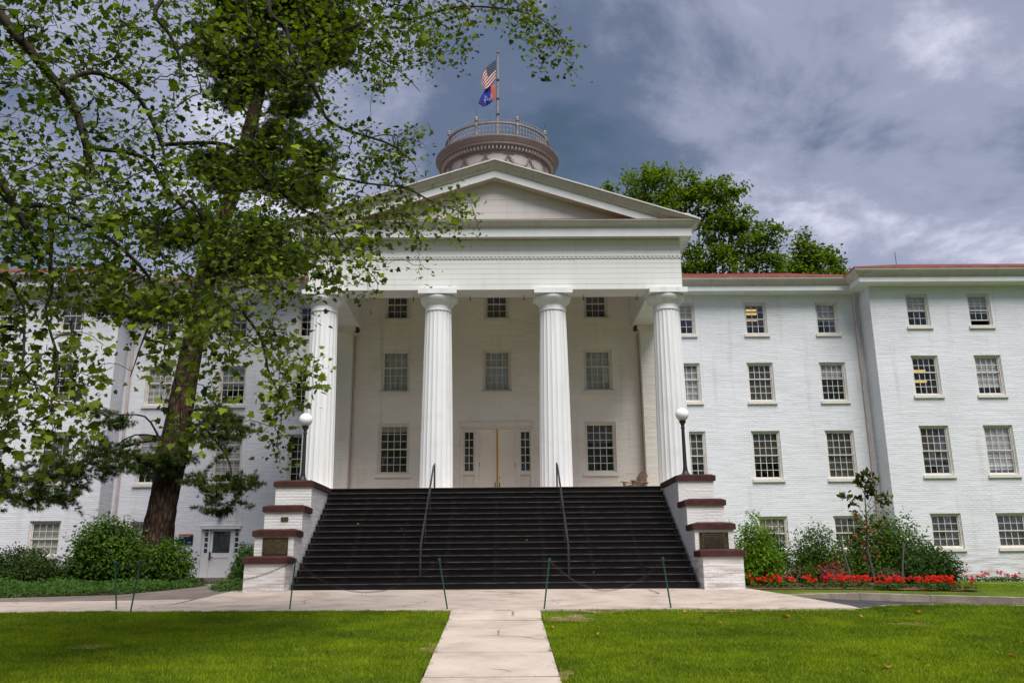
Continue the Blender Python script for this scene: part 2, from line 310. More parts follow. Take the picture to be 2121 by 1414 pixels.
class MB:
    """collects shapes, then builds them as ONE mesh"""
    def __init__(s): s.v = []; s.f = []; s.mi = []; s.cur = 0
    def add(s, vs_, fs):
        b = len(s.v); s.v += [tuple(q) for q in vs_]; s.f += [tuple(b+i for i in f) for f in fs]; s.mi += [s.cur]*len(fs); return s
    def box(s, x0, x1, y0, y1, z0, z1):
        return s.add([(x0, y0, z0), (x1, y0, z0), (x1, y1, z0), (x0, y1, z0), (x0, y0, z1), (x1, y0, z1), (x1, y1, z1), (x0, y1, z1)],
                     [(0, 3, 2, 1), (4, 5, 6, 7), (0, 1, 5, 4), (1, 2, 6, 5), (2, 3, 7, 6), (3, 0, 4, 7)])
    def hexa(s, p): return s.add(p, [(0, 3, 2, 1), (4, 5, 6, 7), (0, 1, 5, 4), (1, 2, 6, 5), (2, 3, 7, 6), (3, 0, 4, 7)])
    def prism(s, prof, A, B, close=True):
        """profile swept from frame A to frame B: A, B map (a, b) to 3-D"""
        n = len(prof); va = [A(*q) for q in prof]; vb = [B(*q) for q in prof]
        fs = [(i, (i+1) % n, n+(i+1) % n, n+i) for i in range(n if close else n-1)]
        if close: fs += [tuple(range(n))[::-1], tuple(range(n, 2*n))]
        return s.add(va+vb, fs)
    def sweep(s, prof, frames):
        n = len(prof); vs_ = [fr(*q) for fr in frames for q in prof]; fs = []
        for k in range(len(frames)-1):
            for i in range(n):
                j = (i+1) % n; fs.append((k*n+i, k*n+j, (k+1)*n+j, (k+1)*n+i))
        fs += [tuple(range(n))[::-1], tuple(range((len(frames)-1)*n, len(frames)*n))]
        return s.add(vs_, fs)
    def lathe(s, prof, n=24, c=(0, 0, 0), a0=0., a1=2*math.pi):
        full = abs(a1-a0-2*math.pi) < 1e-6; k = n if full else n+1; m = len(prof); vs_ = []
        for i in range(k):
            a = a0+(a1-a0)*i/n; ca, sa = math.cos(a), math.sin(a)
            vs_ += [(c[0]+r*ca, c[1]+r*sa, c[2]+z) for r, z in prof]
        fs = []
        for i in range(n):
            j = (i+1) % k
            for q in range(m-1): fs.append((i*m+q, j*m+q, j*m+q+1, i*m+q+1))
        return s.add(vs_, fs)
    def tube(s, pts, rad, n=6, cap=True):
        pts = [Vector(p) for p in pts]; k = len(pts); rad = [rad]*k if isinstance(rad, (int, float)) else rad
        vs_ = []; ref = Vector((.3, .9, .2)).normalized()
        for i in range(k):
            t = (pts[min(i+1, k-1)]-pts[max(i-1, 0)]).normalized()
            a = t.cross(ref)
            if a.length < .05: a = t.cross(Vector((1, 0, 0)))
            a.normalize(); b = t.cross(a)
            vs_ += [pts[i]+a*(rad[i]*math.cos(2*math.pi*q/n))+b*(rad[i]*math.sin(2*math.pi*q/n)) for q in range(n)]
        fs = [(i*n+q, i*n+(q+1) % n, (i+1)*n+(q+1) % n, (i+1)*n+q) for i in range(k-1) for q in range(n)]
        if cap: fs += [tuple(range(n))[::-1], tuple(range((k-1)*n, k*n))]
        return s.add(vs_, fs)
    def mesh(s, name, mat, smooth=False):
        me = bpy.data.meshes.new(name); me.from_pydata(s.v, [], s.f)
        for m_ in (mat if isinstance(mat, (list, tuple)) else [mat]): me.materials.append(m_)
        if isinstance(mat, (list, tuple)): me.polygons.foreach_set('material_index', s.mi)
        if smooth:
            me.polygons.foreach_set('use_smooth', [True]*len(me.polygons)); me.set_sharp_from_angle(angle=R(smooth if smooth is not True else 40))
        me.update(); return me
    def build(s, name, mat, parent=None, smooth=False, **kw): return link(name, s.mesh(name, mat, smooth), parent, **kw)

def fast_mesh(name, V, F, mat, rnd=None, smooth=False):
    """V (n,3), F (m,3) numpy -> mesh; rnd per vertex"""
    me = bpy.data.meshes.new(name); me.vertices.add(len(V)); me.vertices.foreach_set('co', np.asarray(V, np.float32).ravel())
    F = np.asarray(F, np.int32); k = F.shape[1]
    me.loops.add(F.size); me.loops.foreach_set('vertex_index', F.ravel()); me.polygons.add(len(F)); me.polygons.foreach_set('loop_start', np.arange(0, F.size, k, dtype=np.int32))
    if smooth: me.polygons.foreach_set('use_smooth', np.ones(len(F), bool))
    if rnd is not None:
        a = me.attributes.new('rnd', 'FLOAT', 'POINT'); a.data.foreach_set('value', np.asarray(rnd, np.float32))
    me.materials.append(mat); me.update(calc_edges=True); me.validate(); return me

def norm(a): return a/np.maximum(np.linalg.norm(a, axis=-1, keepdims=True), 1e-9)
def frames(nrm, tip):
    """orthonormal frames (n,3,3): columns = side, tip, normal"""
    nrm = norm(nrm); tip = tip-nrm*(tip*nrm).sum(-1, keepdims=True); tip = norm(tip); side = np.cross(tip, nrm)
    return np.stack([side, tip, nrm], -1)
def scatter(tmpl, pos, fr, size):
    TV, TF = tmpl; n = len(pos); k = len(TV)
    V = np.einsum('nij,kj->nki', fr, TV)*np.asarray(size)[:, None, None]+pos[:, None, :]
    F = TF[None]+(np.arange(n)*k)[:, None, None]
    return V.reshape(-1, 3), F.reshape(-1, TF.shape[1])
def leaf_mesh(name, tmpl, pos, nrm, tip, size, mat, rnd=None):
    V, F = scatter(tmpl, pos, frames(nrm, tip), size)
    r = rng.random(len(pos)) if rnd is None else rnd
    return fast_mesh(name, V, F, mat, np.repeat(r, len(tmpl[0])))
# leaf outlines (tip along +y, normal +z)
OVAL = (np.array([[0, 0, 0], [-.24, .35, .07], [-.20, .7, .05], [0, 1, -.05], [.20, .7, .05], [.24, .35, .07], [0, .5, 0]]), np.array([[0, 6, 1], [1, 6, 2], [2, 6, 3], [3, 6, 4], [4, 6, 5], [5, 6, 0]]))
DIAM = (np.array([[0, 0, 0], [-.28, .5, .08], [0, 1, 0], [.28, .5, .08]]), np.array([[0, 2, 1], [0, 3, 2]]))
def _plane():
    pts = [(0, 0), (-.22, -.06), (-.50, .10), (-.36, .26), (-.58, .52), (-.30, .52), (-.20, .66), (0, 1.0), (.20, .66), (.30, .52), (.58, .52), (.36, .26), (.50, .10), (.22, -.06)]
    V = [(x, y, .10*abs(x)-.12*max(0, y-.5)) for x, y in pts]+[(0, .35, -.02)]
    c = len(pts); return np.array(V), np.array([[c, (i+1) % c, i] for i in range(c)])
PLANE = _plane()
def _tuft(n=16):
    V = []; F = []; r_ = random.Random(3)
    for i in range(n):
        a = r_.random()*6.283; e = r_.uniform(-.35, 1.2); d = Vector((math.cos(a)*math.cos(e), math.sin(e)*.8+.35, math.sin(a)*math.cos(e))).normalized()
        s_ = d.cross(Vector((.3, .2, .9))).normalized()*.05; L_ = r_.uniform(.7, 1.1); b = len(V)
        V += [tuple(s_), tuple(-s_), tuple(d*L_)]; F.append([b, b+1, b+2])
    return np.array(V), np.array(F)
TUFT = _tuft()

def edge_tubes(name, P0, P1, r0, r1, mat, n=5):
    P0, P1 = np.asarray(P0), np.asarray(P1); d = norm(P1-P0); ref = np.where(np.abs(d[:, 2:3]) > .9, np.array([[1., 0, 0]]), np.array([[0, 0, 1.]]))
    a = norm(np.cross(d, ref)); b = np.cross(d, a); th = np.arange(n)*2*math.pi/n; c, s_ = np.cos(th), np.sin(th)
    ring = a[:, None, :]*c[None, :, None]+b[:, None, :]*s_[None, :, None]
    V = np.concatenate([P0[:, None]+ring*np.asarray(r0)[:, None, None], P1[:, None]+ring*np.asarray(r1)[:, None, None]], 1)
    q = np.arange(n); F = np.stack([q, (q+1) % n, n+(q+1) % n, n+q], 1); F = F[None]+(np.arange(len(P0))*2*n)[:, None, None]
    return fast_mesh(name, V.reshape(-1, 3), F.reshape(-1, 4), mat, smooth=True)

class Skel:
    """branch skeleton: limbs first, then twigs that reach out to each leaf cluster"""
    def __init__(s): s.p = []; s.par = []; s.minr = []
    def limb(s, pts, r0, r1, root=None, sub=4):
        pts = [Vector(p) for p in pts]; out = []
        for i in range(len(pts)-1):
            for k in range(sub):
                t = k/sub; a, b, c, d = pts[max(i-1, 0)], pts[i], pts[i+1], pts[min(i+2, len(pts)-1)]
                out.append(.5*((2*b)+(c-a)*t+(2*a-5*b+4*c-d)*t*t+(3*b-a-3*c+d)*t**3))
        out.append(pts[-1]); prev = root; ids = []
        for i, q in enumerate(out):
            s.p.append(np.array(q)); s.par.append(-1 if prev is None else prev); s.minr.append(r0+(r1-r0)*i/(len(out)-1)); prev = len(s.p)-1; ids.append(prev)
        return ids
    def nearest(s, q): return int(np.argmin(((np.array(s.p)-np.array(q))**2).sum(1)))
    def twigs(s, targets, droop=.12, wob=.12, nseg=4, r=.004, zpref=1.):
        s.nlimb = len(s.p)
        P = np.array(s.p); order = np.argsort([((P-q)**2).sum(1).min() for q in targets]); ends = {}
        A = np.zeros((len(P)+len(targets)*nseg, 3)); A[:len(P)] = P; n = len(P)
        for i in order:
            q = targets[i]; dd = A[:n]-q; d2 = (dd**2).sum(1)+np.where(dd[:, 2] < -.2, zpref*dd[:, 2]**2, 0); j = int(np.argmin(d2)); a = A[j].copy(); L_ = math.sqrt(((a-q)**2).sum()); prev = j
            for k in range(1, nseg+1):
                t = k/nseg; m_ = a+(q-a)*t
                if k < nseg: m_ = m_+rng.normal(0, wob*L_/nseg, 3)+np.array([0, 0, droop*L_*math.sin(math.pi*t)])
                s.p.append(m_); s.par.append(prev); s.minr.append(r); A[n] = m_; prev = n; n += 1
            ends[i] = prev
        return ends
    def mesh(s, name, mat, k=.0042, ex=.46, n=5, cap=.05):
        cnt = np.ones(len(s.p))*0
        ch = np.zeros(len(s.p), int)
        for i, q in enumerate(s.par):
            if q >= 0: ch[q] += 1
        cnt[ch == 0] = 1
        for i in range(len(s.p)-1, -1, -1):
            if s.par[i] >= 0: cnt[s.par[i]] += cnt[i]
        rad = np.maximum(np.where(np.arange(len(s.p)) < getattr(s, 'nlimb', 10**9), k*cnt**ex, np.minimum(k*cnt**ex, cap)), s.minr); P = np.array(s.p); I = [i for i in range(len(s.p)) if s.par[i] >= 0]; J = [s.par[i] for i in I]
        rj = np.minimum(rad[J], rad[I]*1.35)
        return edge_tubes(name, P[J], P[I], rj, rad[I], mat, n)

# ------------------------------------------------------------------ the ground
PY = [-400, -60, 0, 6, 11.3, 13.2, 16.45, 17.4, 23.1, 30, 37, 60, 600]
PZ = [-1.9, -1.8, -1.75, -1.68, -1.41, -1.257, -1.02, -.875, -.64, -.6, -.58, -.6, -2]
def hgt(x, y):
    t = np.clip((np.asarray(y, float)-20)/8, 0, 1); t = t*t*(3-2*t)
    return np.interp(y, PY, PZ)-.012*np.clip(x, -25, 25)*t
def gnd(u, v):
    d = fwd+RT*((u-1060.5)/FPX)+UP*((707-v)/FPX); ys = np.linspace(8, 60, 2601); q = d.z/d.y*ys-hgt(CX+d.x/d.y*ys, ys); i = int(np.where(q <= 0)[0][0])
    return Vector((CX+d.x/d.y*ys[i], ys[i], d.z/d.y*ys[i]))
def loft(name, A, B, nx, ny, mat, dz=0., zf=None, skirt=0., **kw):
    """sheet between two polylines A (near) and B (far), draped on the ground"""
    def samp(P, n):
        P = np.array(P, float); d = np.concatenate([[0], np.cumsum(np.hypot(*(np.diff(P[:, :2], axis=0).T)))]); t = np.linspace(0, d[-1], n)
        return np.stack([np.interp(t, d, P[:, k]) for k in range(P.shape[1])], 1)
    a, b = samp(A, nx+1), samp(B, nx+1); t = np.linspace(0, 1, ny+1)[:, None, None]; G = a[None]*(1-t)+b[None]*t
    X, Y = G[..., 0], G[..., 1]; Z = (G[..., 2] if G.shape[2] > 2 else (zf or hgt)(X, Y))+dz
    V = np.stack([X, Y, Z], -1).reshape(-1, 3); q = np.arange(nx*ny); r_, c_ = q//nx, q % nx; i = r_*(nx+1)+c_
    F = np.stack([i, i+1, i+nx+2, i+nx+1], 1)
    return link(name, fast_mesh(name, V, F, mat, smooth=True), **kw)
S = dict(kind='structure')
# far terrain under everything, lying a little lower than the sheets on top
gx = np.concatenate([[-600, -200, -80], np.linspace(-40, 40, 21), [80, 200, 600]]); gy = np.concatenate([[-400, -100, -30], np.linspace(-10, 50, 31), [80, 150, 300, 600]])
X, Y = np.meshgrid(gx, gy); V = np.stack([X, Y, hgt(X, Y)-.5], -1).reshape(-1, 3); nx = len(gx)-1; ny = len(gy)-1; q = np.arange(nx*ny); i = q//nx*(nx+1)+q % nx
link('ground', fast_mesh('ground', V, np.stack([i, i+1, i+nx+2, i+nx+1], 1), M['terrain'], smooth=True), **S)
PX0, PX1 = -.79, .93           # path edges
EL = [(-32, 17.3), (-14, 17.6), (-9.74, 17.83), (-8.85, 17.94), (-7.53, 18.0), (-7.0, 17.76), (-4.95, 17.72), (-.84, 17.47)]
ER = [(.92, 17.46), (3.48, 17.4), (5.42, 17.27), (7.12, 17.25), (7.9, 17.7), (8.9, 17.82), (10.4, 17.4), (14, 16.3), (32, 12)]
loft('lawn', [(-32, -12), (PX0-.03, -12)], EL[:-1]+[(PX0-.03, 17.47)], 60, 60, M['grass'], **S)
loft('lawn', [(PX1+.03, -12), (32, -12)], [(PX1+.03, 17.46)]+ER[1:], 60, 60, M['grass'], **S)
loft('pavement', [(-7.0, 17.74), (-4.95, 17.70), (-.84, 17.43), (.92, 17.42), (3.48, 17.36), (5.42, 17.23), (7.14, 17.25)], [(-6.75, 23.5), (6.47, 23.5)], 30, 14, M['concrete'], .012, **S)
loft('walkway', [(-32, 17.25), (-14, 17.55), (-9.74, 17.79), (-8.85, 17.9), (-7.53, 17.96), (-7.0, 17.72)], [(-32, 20.2), (-11.3, 20.5), (-8.7, 20.6), (-6.98, 20.8)], 30, 8, M['concrete'], .008, **S)
loft('driveway', [(-32, 20.15), (-11.3, 20.45), (-8.7, 20.55), (-6.9, 20.75)], [(-32, 21.3), (-11.92, 21.6), (-9.37, 22.15), (-8.6, 23.4), (-6.8, 23.4)], 40, 6, M['asphalt_old'], .002, **S)
loft('door_path', [(-8.7, 23.2), (-6.85, 23.2)], [(-8.45, 26.0), (-7.8, 26.0)], 4, 6, M['asphalt_old'], -.001, **S)
loft('door_path', [(-8.45, 25.9), (-7.8, 25.9)], [(-12.3, 36.95), (-10.9, 36.95)], 4, 10, M['asphalt_old'], -.004, **S)
loft('planting_bed', [(-32, 21.25), (-11.92, 21.55), (-9.37, 22.1), (-8.7, 23.1), (-8.4, 26.0)], [(-32, 36.95), (-12.25, 36.95)], 40, 20, M['soil'], -.004, **S)
loft('planting_bed', [(-7.7, 23.1), (-6.45, 22.75)], [(-11.0, 36.95), (-6.4, 36.95)], 6, 14, M['soil'], -.012, **S)
# the road on the right, a kerb's height below the lawn
RN = [(6.9, 17.2, -.93), (7.9, 17.7, -.96), (8.9, 17.82, -.98), (10.4, 17.4, -1.0), (14, 16.3, -1.08), (32, 12, -1.45)]
RF = [(6.6, 20.55, -.775), (8.6, 20.98, -.885), (10.3, 21.06, -.955), (12.4, 20.75, -1.02), (16, 20., -1.12), (32, 15.6, -1.5)]
loft('road', RN, RF, 30, 6, M['asphalt'], .0, **S)
KF = [(6.6, 20.5, -.775), (8.6, 20.9, -.885), (10.3, 20.98, -.955), (12.4, 20.68, -1.02), (16, 19.93, -1.12), (32, 15.5, -1.5)]
def kerb(name, line, wdt, top, lab):
    e = empty(name, line[0], kind='structure')
    for k in range(len(line)-1):
        p, q = Vector(line[k]), Vector(line[k+1]); L_ = (q-p).length; m_ = max(1, round(L_/2.4))
        for j in range(m_):
            a = p.lerp(q, j/m_); b = p.lerp(q, (j+1)/m_); d = (b-a).normalized(); nn = Vector((-d.y, d.x, 0)).normalized()*wdt; a = a+d*.006; b = b-d*.006
            za, zb_ = top(a), top(b); a0 = Vector((a.x, a.y, a.z-.3)); b0 = Vector((b.x, b.y, b.z-.3)); o = Vector(line[0])
            pts = [a0, b0, b0+nn, a0+nn, Vector((a.x, a.y, za-.015)), Vector((b.x, b.y, zb_-.015)), Vector((b.x, b.y, zb_))+nn, Vector((a.x, a.y, za))+nn]
            MB().hexa([t_-o for t_ in pts]).build('kerb_stone', M['kerb'], e)
kerb('kerb', KF, .17, lambda a: a.z+.17 if a.x > 7.5 else a.z+.04+.13*max(0, (a.x-6.6)/.9), '')
kerb('kerb', [(7.16, 17.22, -.88), (7.9, 17.68, -.87), (8.9, 17.80, -.87), (10.4, 17.38, -.89), (14, 16.28, -1.0)], .13, lambda a: float(hgt(a.x, a.y))+.015, '')
loft('verge', [(6.5, 20.68, -.735), (8.6, 21.08, -.715), (10.3, 21.15, -.785), (12.4, 20.85, -.85), (16, 20.1, -.95), (32, 15.7, -1.33)], [(6.5, 23.6, -.682), (8.5, 23.6, -.692), (12, 23.6, -.709), (25, 23.6, -.774), (32, 23.6, -.774)], 30, 6, M['grass'], .0, **S)
loft('verge', [(6.4, 23.55), (32, 23.55)], [(6.4, 36.95), (32, 36.95)], 20, 10, M['grass'], -.01, **S)
def bedz(x, y): return np.maximum(hgt(x, y), -.78)+.03
loft('mulch_bed', [(6.55, 23.0), (7.6, 22.95), (8.73, 22.75), (10.3, 22.45), (12.2, 22.2)], [(6.55, 31), (12.5, 31)], 30, 20, M['mulch'], .0, zf=lambda x, y: np.interp(y, [22.2, 22.6, 23.6, 31], [-.71, -.68, -.66, -.64])-.006*(x-6.5), **S)

# path slabs, each one a piece of its own
pth = empty('footpath', (.07, 17.4, -.875), kind='structure')
for a, b in ((17.40, 16.49), (16.42, 13.24), (13.17, 11.54), (11.47, 9.62), (9.55, 7.4), (7.36, 5.0), (4.96, 2.5), (2.46, 0.)):
    t = rng.normal(0, .006, 4); z = [float(np.interp(y, PY, PZ)) for y in (b, b, a, a)]; xs = (PX0, PX1, PX1, PX0); ys = (b, b, a, a)
    top = [(xs[k]-.07, ys[k]-17.4, z[k]+.022+t[k]+.875) for k in range(4)]; bot = [(x, y, z_-.12) for x, y, z_ in top]
    MB().hexa(bot+top).build('slab', M['slab'], pth)
for y in (16.455, 13.205, 11.505, 9.585):
    z = float(np.interp(y, PY, PZ)); MB().box(PX0-.06, PX1-.08, y-17.4-.034, y-17.4+.034, z+.875-.1, z+.875+.010).build('joint', M['soil'], pth)
edg = empty('edging', (-1.6, 17.5, -.87), kind='structure')
xx = -1.6
while xx < 6.9:
    wd = .33; yb = float(np.interp(xx, [p[0] for p in EL[-3:]+ER], [p[1] for p in EL[-3:]+ER])); zt = float(hgt(xx, yb))+.02
    MB().box(xx+1.6+.008, xx+1.6+wd-.008, yb-17.5-.10, yb-17.5+.10, zt+.87-.08, zt+.87+rng.uniform(-.003, .003)).build('paver', M['concrete'], edg); xx += wd

# ------------------------------------------------------------------ the building
YE, YC, YR, YW, YV = 28.2, 28.64, 33.4, 36.985, 35.81     # entablature front, column axis, porch wall, wing wall, pavilion wall
XE, XV, ZP = 6.485, 16.367, 2.385                          # half width of the portico, pavilion corner, platform level
TOPS = {1: 11.356, 2: 8.564, 3: 5.519, 4: 1.868}; BOTS = {1: 9.878, 2: 6.822, 3: 3.433, 4: .47}
WID = {1: 1.003, 2: 1.167, 3: 1.259, 4: 1.278}; GRID = {1: (3, 2, 2), 2: (4, 2, 3), 3: (4, 3, 3), 4: (4, 2, 2)}
cache = {}
def cached(key, fn):
    if key not in cache: cache[key] = fn()
    return cache[key]

def wall_mesh(x0, x1, z0, z1, y, holes, depth=.2):
    """outer face of a wall with real openings and their reveals, facing -Y"""
    m = MB(); xs = sorted({x0, x1, *[h[0] for h in holes], *[h[1] for h in holes]}); zs = sorted({z0, z1, *[h[2] for h in holes], *[h[3] for h in holes]})
    for i in range(len(xs)-1):
        for k in range(len(zs)-1):
            cx_, cz_ = (xs[i]+xs[i+1])/2, (zs[k]+zs[k+1])/2
            if any(h[0] < cx_ < h[1] and h[2] < cz_ < h[3] for h in holes): continue
            m.add([(xs[i], y, zs[k]), (xs[i+1], y, zs[k]), (xs[i+1], y, zs[k+1]), (xs[i], y, zs[k+1])], [(0, 1, 2, 3)])
    for a, b, c, d in holes:
        f, g = y, y+depth
        m.add([(a, f, c), (b, f, c), (b, g, c), (a, g, c)], [(0, 1, 2, 3)]); m.add([(a, f, d), (b, f, d), (b, g, d), (a, g, d)], [(3, 2, 1, 0)])
        m.add([(a, f, c), (a, g, c), (a, g, d), (a, f, d)], [(0, 1, 2, 3)]); m.add([(b, f, c), (b, g, c), (b, g, d), (b, f, d)], [(3, 2, 1, 0)])
    return m

def window(parent, x, z0, y, w, h, grid, look, org, trim='frame'):
    """window (casing) > sash, pane..., sill, blind; origin at the middle of the sill"""
    nc, rt_, rb = grid; fw, sw, mw = .075, .042, .020
    key = (round(w, 3), round(h, 3), grid, trim)
    def casing():
        m = MB(); y0, y1 = .075, .19; hw = w/2
        m.box(-hw, -hw+fw, y0, y1, 0, h); m.box(hw-fw, hw, y0, y1, 0, h); m.box(-hw+fw, hw-fw, y0, y1, h-fw*1.05, h); m.box(-hw+fw, hw-fw, y0, y1, 0, .06)
        m.box(-hw+.004, -hw+.03, y0-.035, y0-.001, 0, h-.03); m.box(hw-.03, hw-.004, y0-.035, y0-.001, 0, h-.03); m.box(-hw+.004, hw-.004, y0-.035, y0-.001, h-.029, h-.003)
        return m.mesh('window', M[trim])
    o = link('window', cached(('c',)+key, casing), parent, loc=(x-org[0], y-org[1], z0-org[2]))
    iw = w-2*fw; bz, tz = .06, h-fw*1.05; total = tz-bz; mid = bz+total*rb/(rt_+rb)
    sashes = ((mid-.02, tz, rt_, .125), (bz, mid+.02, rb, .155))
    if look.get('open'): sashes = (sashes[0], (bz+look['open'], mid+.02+look['open'], rb, .155))
    def sash(z_a, z_b, rows, yy):
        m = MB(); a = -iw/2; yb = yy+.032
        m.box(a, a+sw, yy, yb, z_a, z_b); m.box(-a-sw, -a, yy, yb, z_a, z_b); m.box(a+sw, -a-sw, yy, yb, z_a, z_a+sw); m.box(a+sw, -a-sw, yy, yb, z_b-sw, z_b)
        cw = (iw-2*sw)/nc; ch = (z_b-z_a-2*sw)/rows
        for k in range(1, nc): m.box(a+sw+cw*k-mw/2, a+sw+cw*k+mw/2, yy+.004, yb-.004, z_a+sw, z_b-sw)
        for k in range(1, rows): m.box(a+sw, -a-sw, yy+.006, yb-.006, z_a+sw+ch*k-mw/2, z_a+sw+ch*k+mw/2)
        return m.mesh('sash', M[trim])
    for z_a, z_b, rows, yy in sashes:
        link('sash', cached(('s', z_a, z_b, rows, yy)+key, lambda: sash(z_a, z_b, rows, yy)), o)
        cw = (iw-2*sw)/nc; ch = (z_b-z_a-2*sw)/rows
        me = cached(('p', round(cw, 4), round(ch, 4)), lambda: MB().box(-cw/2+mw*.3, cw/2-mw*.3, -.002, .002, -ch/2+mw*.3, ch/2-mw*.3).mesh('pane', M['glass']))
        for i in range(nc):
            for k in range(rows):
                p = link('pane', me, o, loc=(-iw/2+sw+cw*(i+.5), yy+.016, z_a+sw+ch*(k+.5)))
                p.rotation_euler = (rng.normal(0, .014), 0, rng.normal(0, .014))
    link('sill', cached(('sl', round(w, 3), trim), lambda: MB().box(-w/2-.07, w/2+.07, -.075, .074, -.125, -.001).mesh('sill', M[trim])), o)
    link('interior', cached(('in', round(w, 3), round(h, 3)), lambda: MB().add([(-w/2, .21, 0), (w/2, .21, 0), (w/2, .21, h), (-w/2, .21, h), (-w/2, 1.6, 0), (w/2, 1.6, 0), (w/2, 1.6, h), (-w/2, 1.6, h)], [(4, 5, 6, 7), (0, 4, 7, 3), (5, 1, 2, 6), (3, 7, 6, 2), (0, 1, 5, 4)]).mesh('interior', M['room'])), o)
    b = look.get('blind')
    if b:
        kind, za, zb_ = b; za, zb_ = h*za, h*zb_
        link('blind', MB().box(-iw/2+.01, iw/2-.01, .23, .245, max(za, .07), min(zb_, h-.02)).mesh('blind', M[kind]), o)
    for z_l in look.get('lamps', ()):
        link('ceiling_light', MB().box(-iw/2+.05, iw/2-.12, .8, .9, h*z_l, h*z_l+.07).mesh('ceiling_light', M['lamp']), o)
    return o

# wall-top cornice used on wings and pavilions: (out, up) measured from the wall face
CORN = [(0, 11.70), (.60, 11.735), (.60, 11.95), (0, 11.95)]
CROW = [(0, 11.952), (.61, 11.952), (.63, 11.958), (.63, 11.985), (.66, 11.99), (.69, 12.05), (.79, 12.13), (.84, 12.20), (.85, 12.235), (.85, 12.269), (0, 12.269)]
COPR = [(.30, 12.271), (.862, 12.271), (.875, 12.345), (.83, 12.355), (.30, 12.50)]
def seam_roof(m, pts): m.add(pts, [(0, 1, 2, 3)])

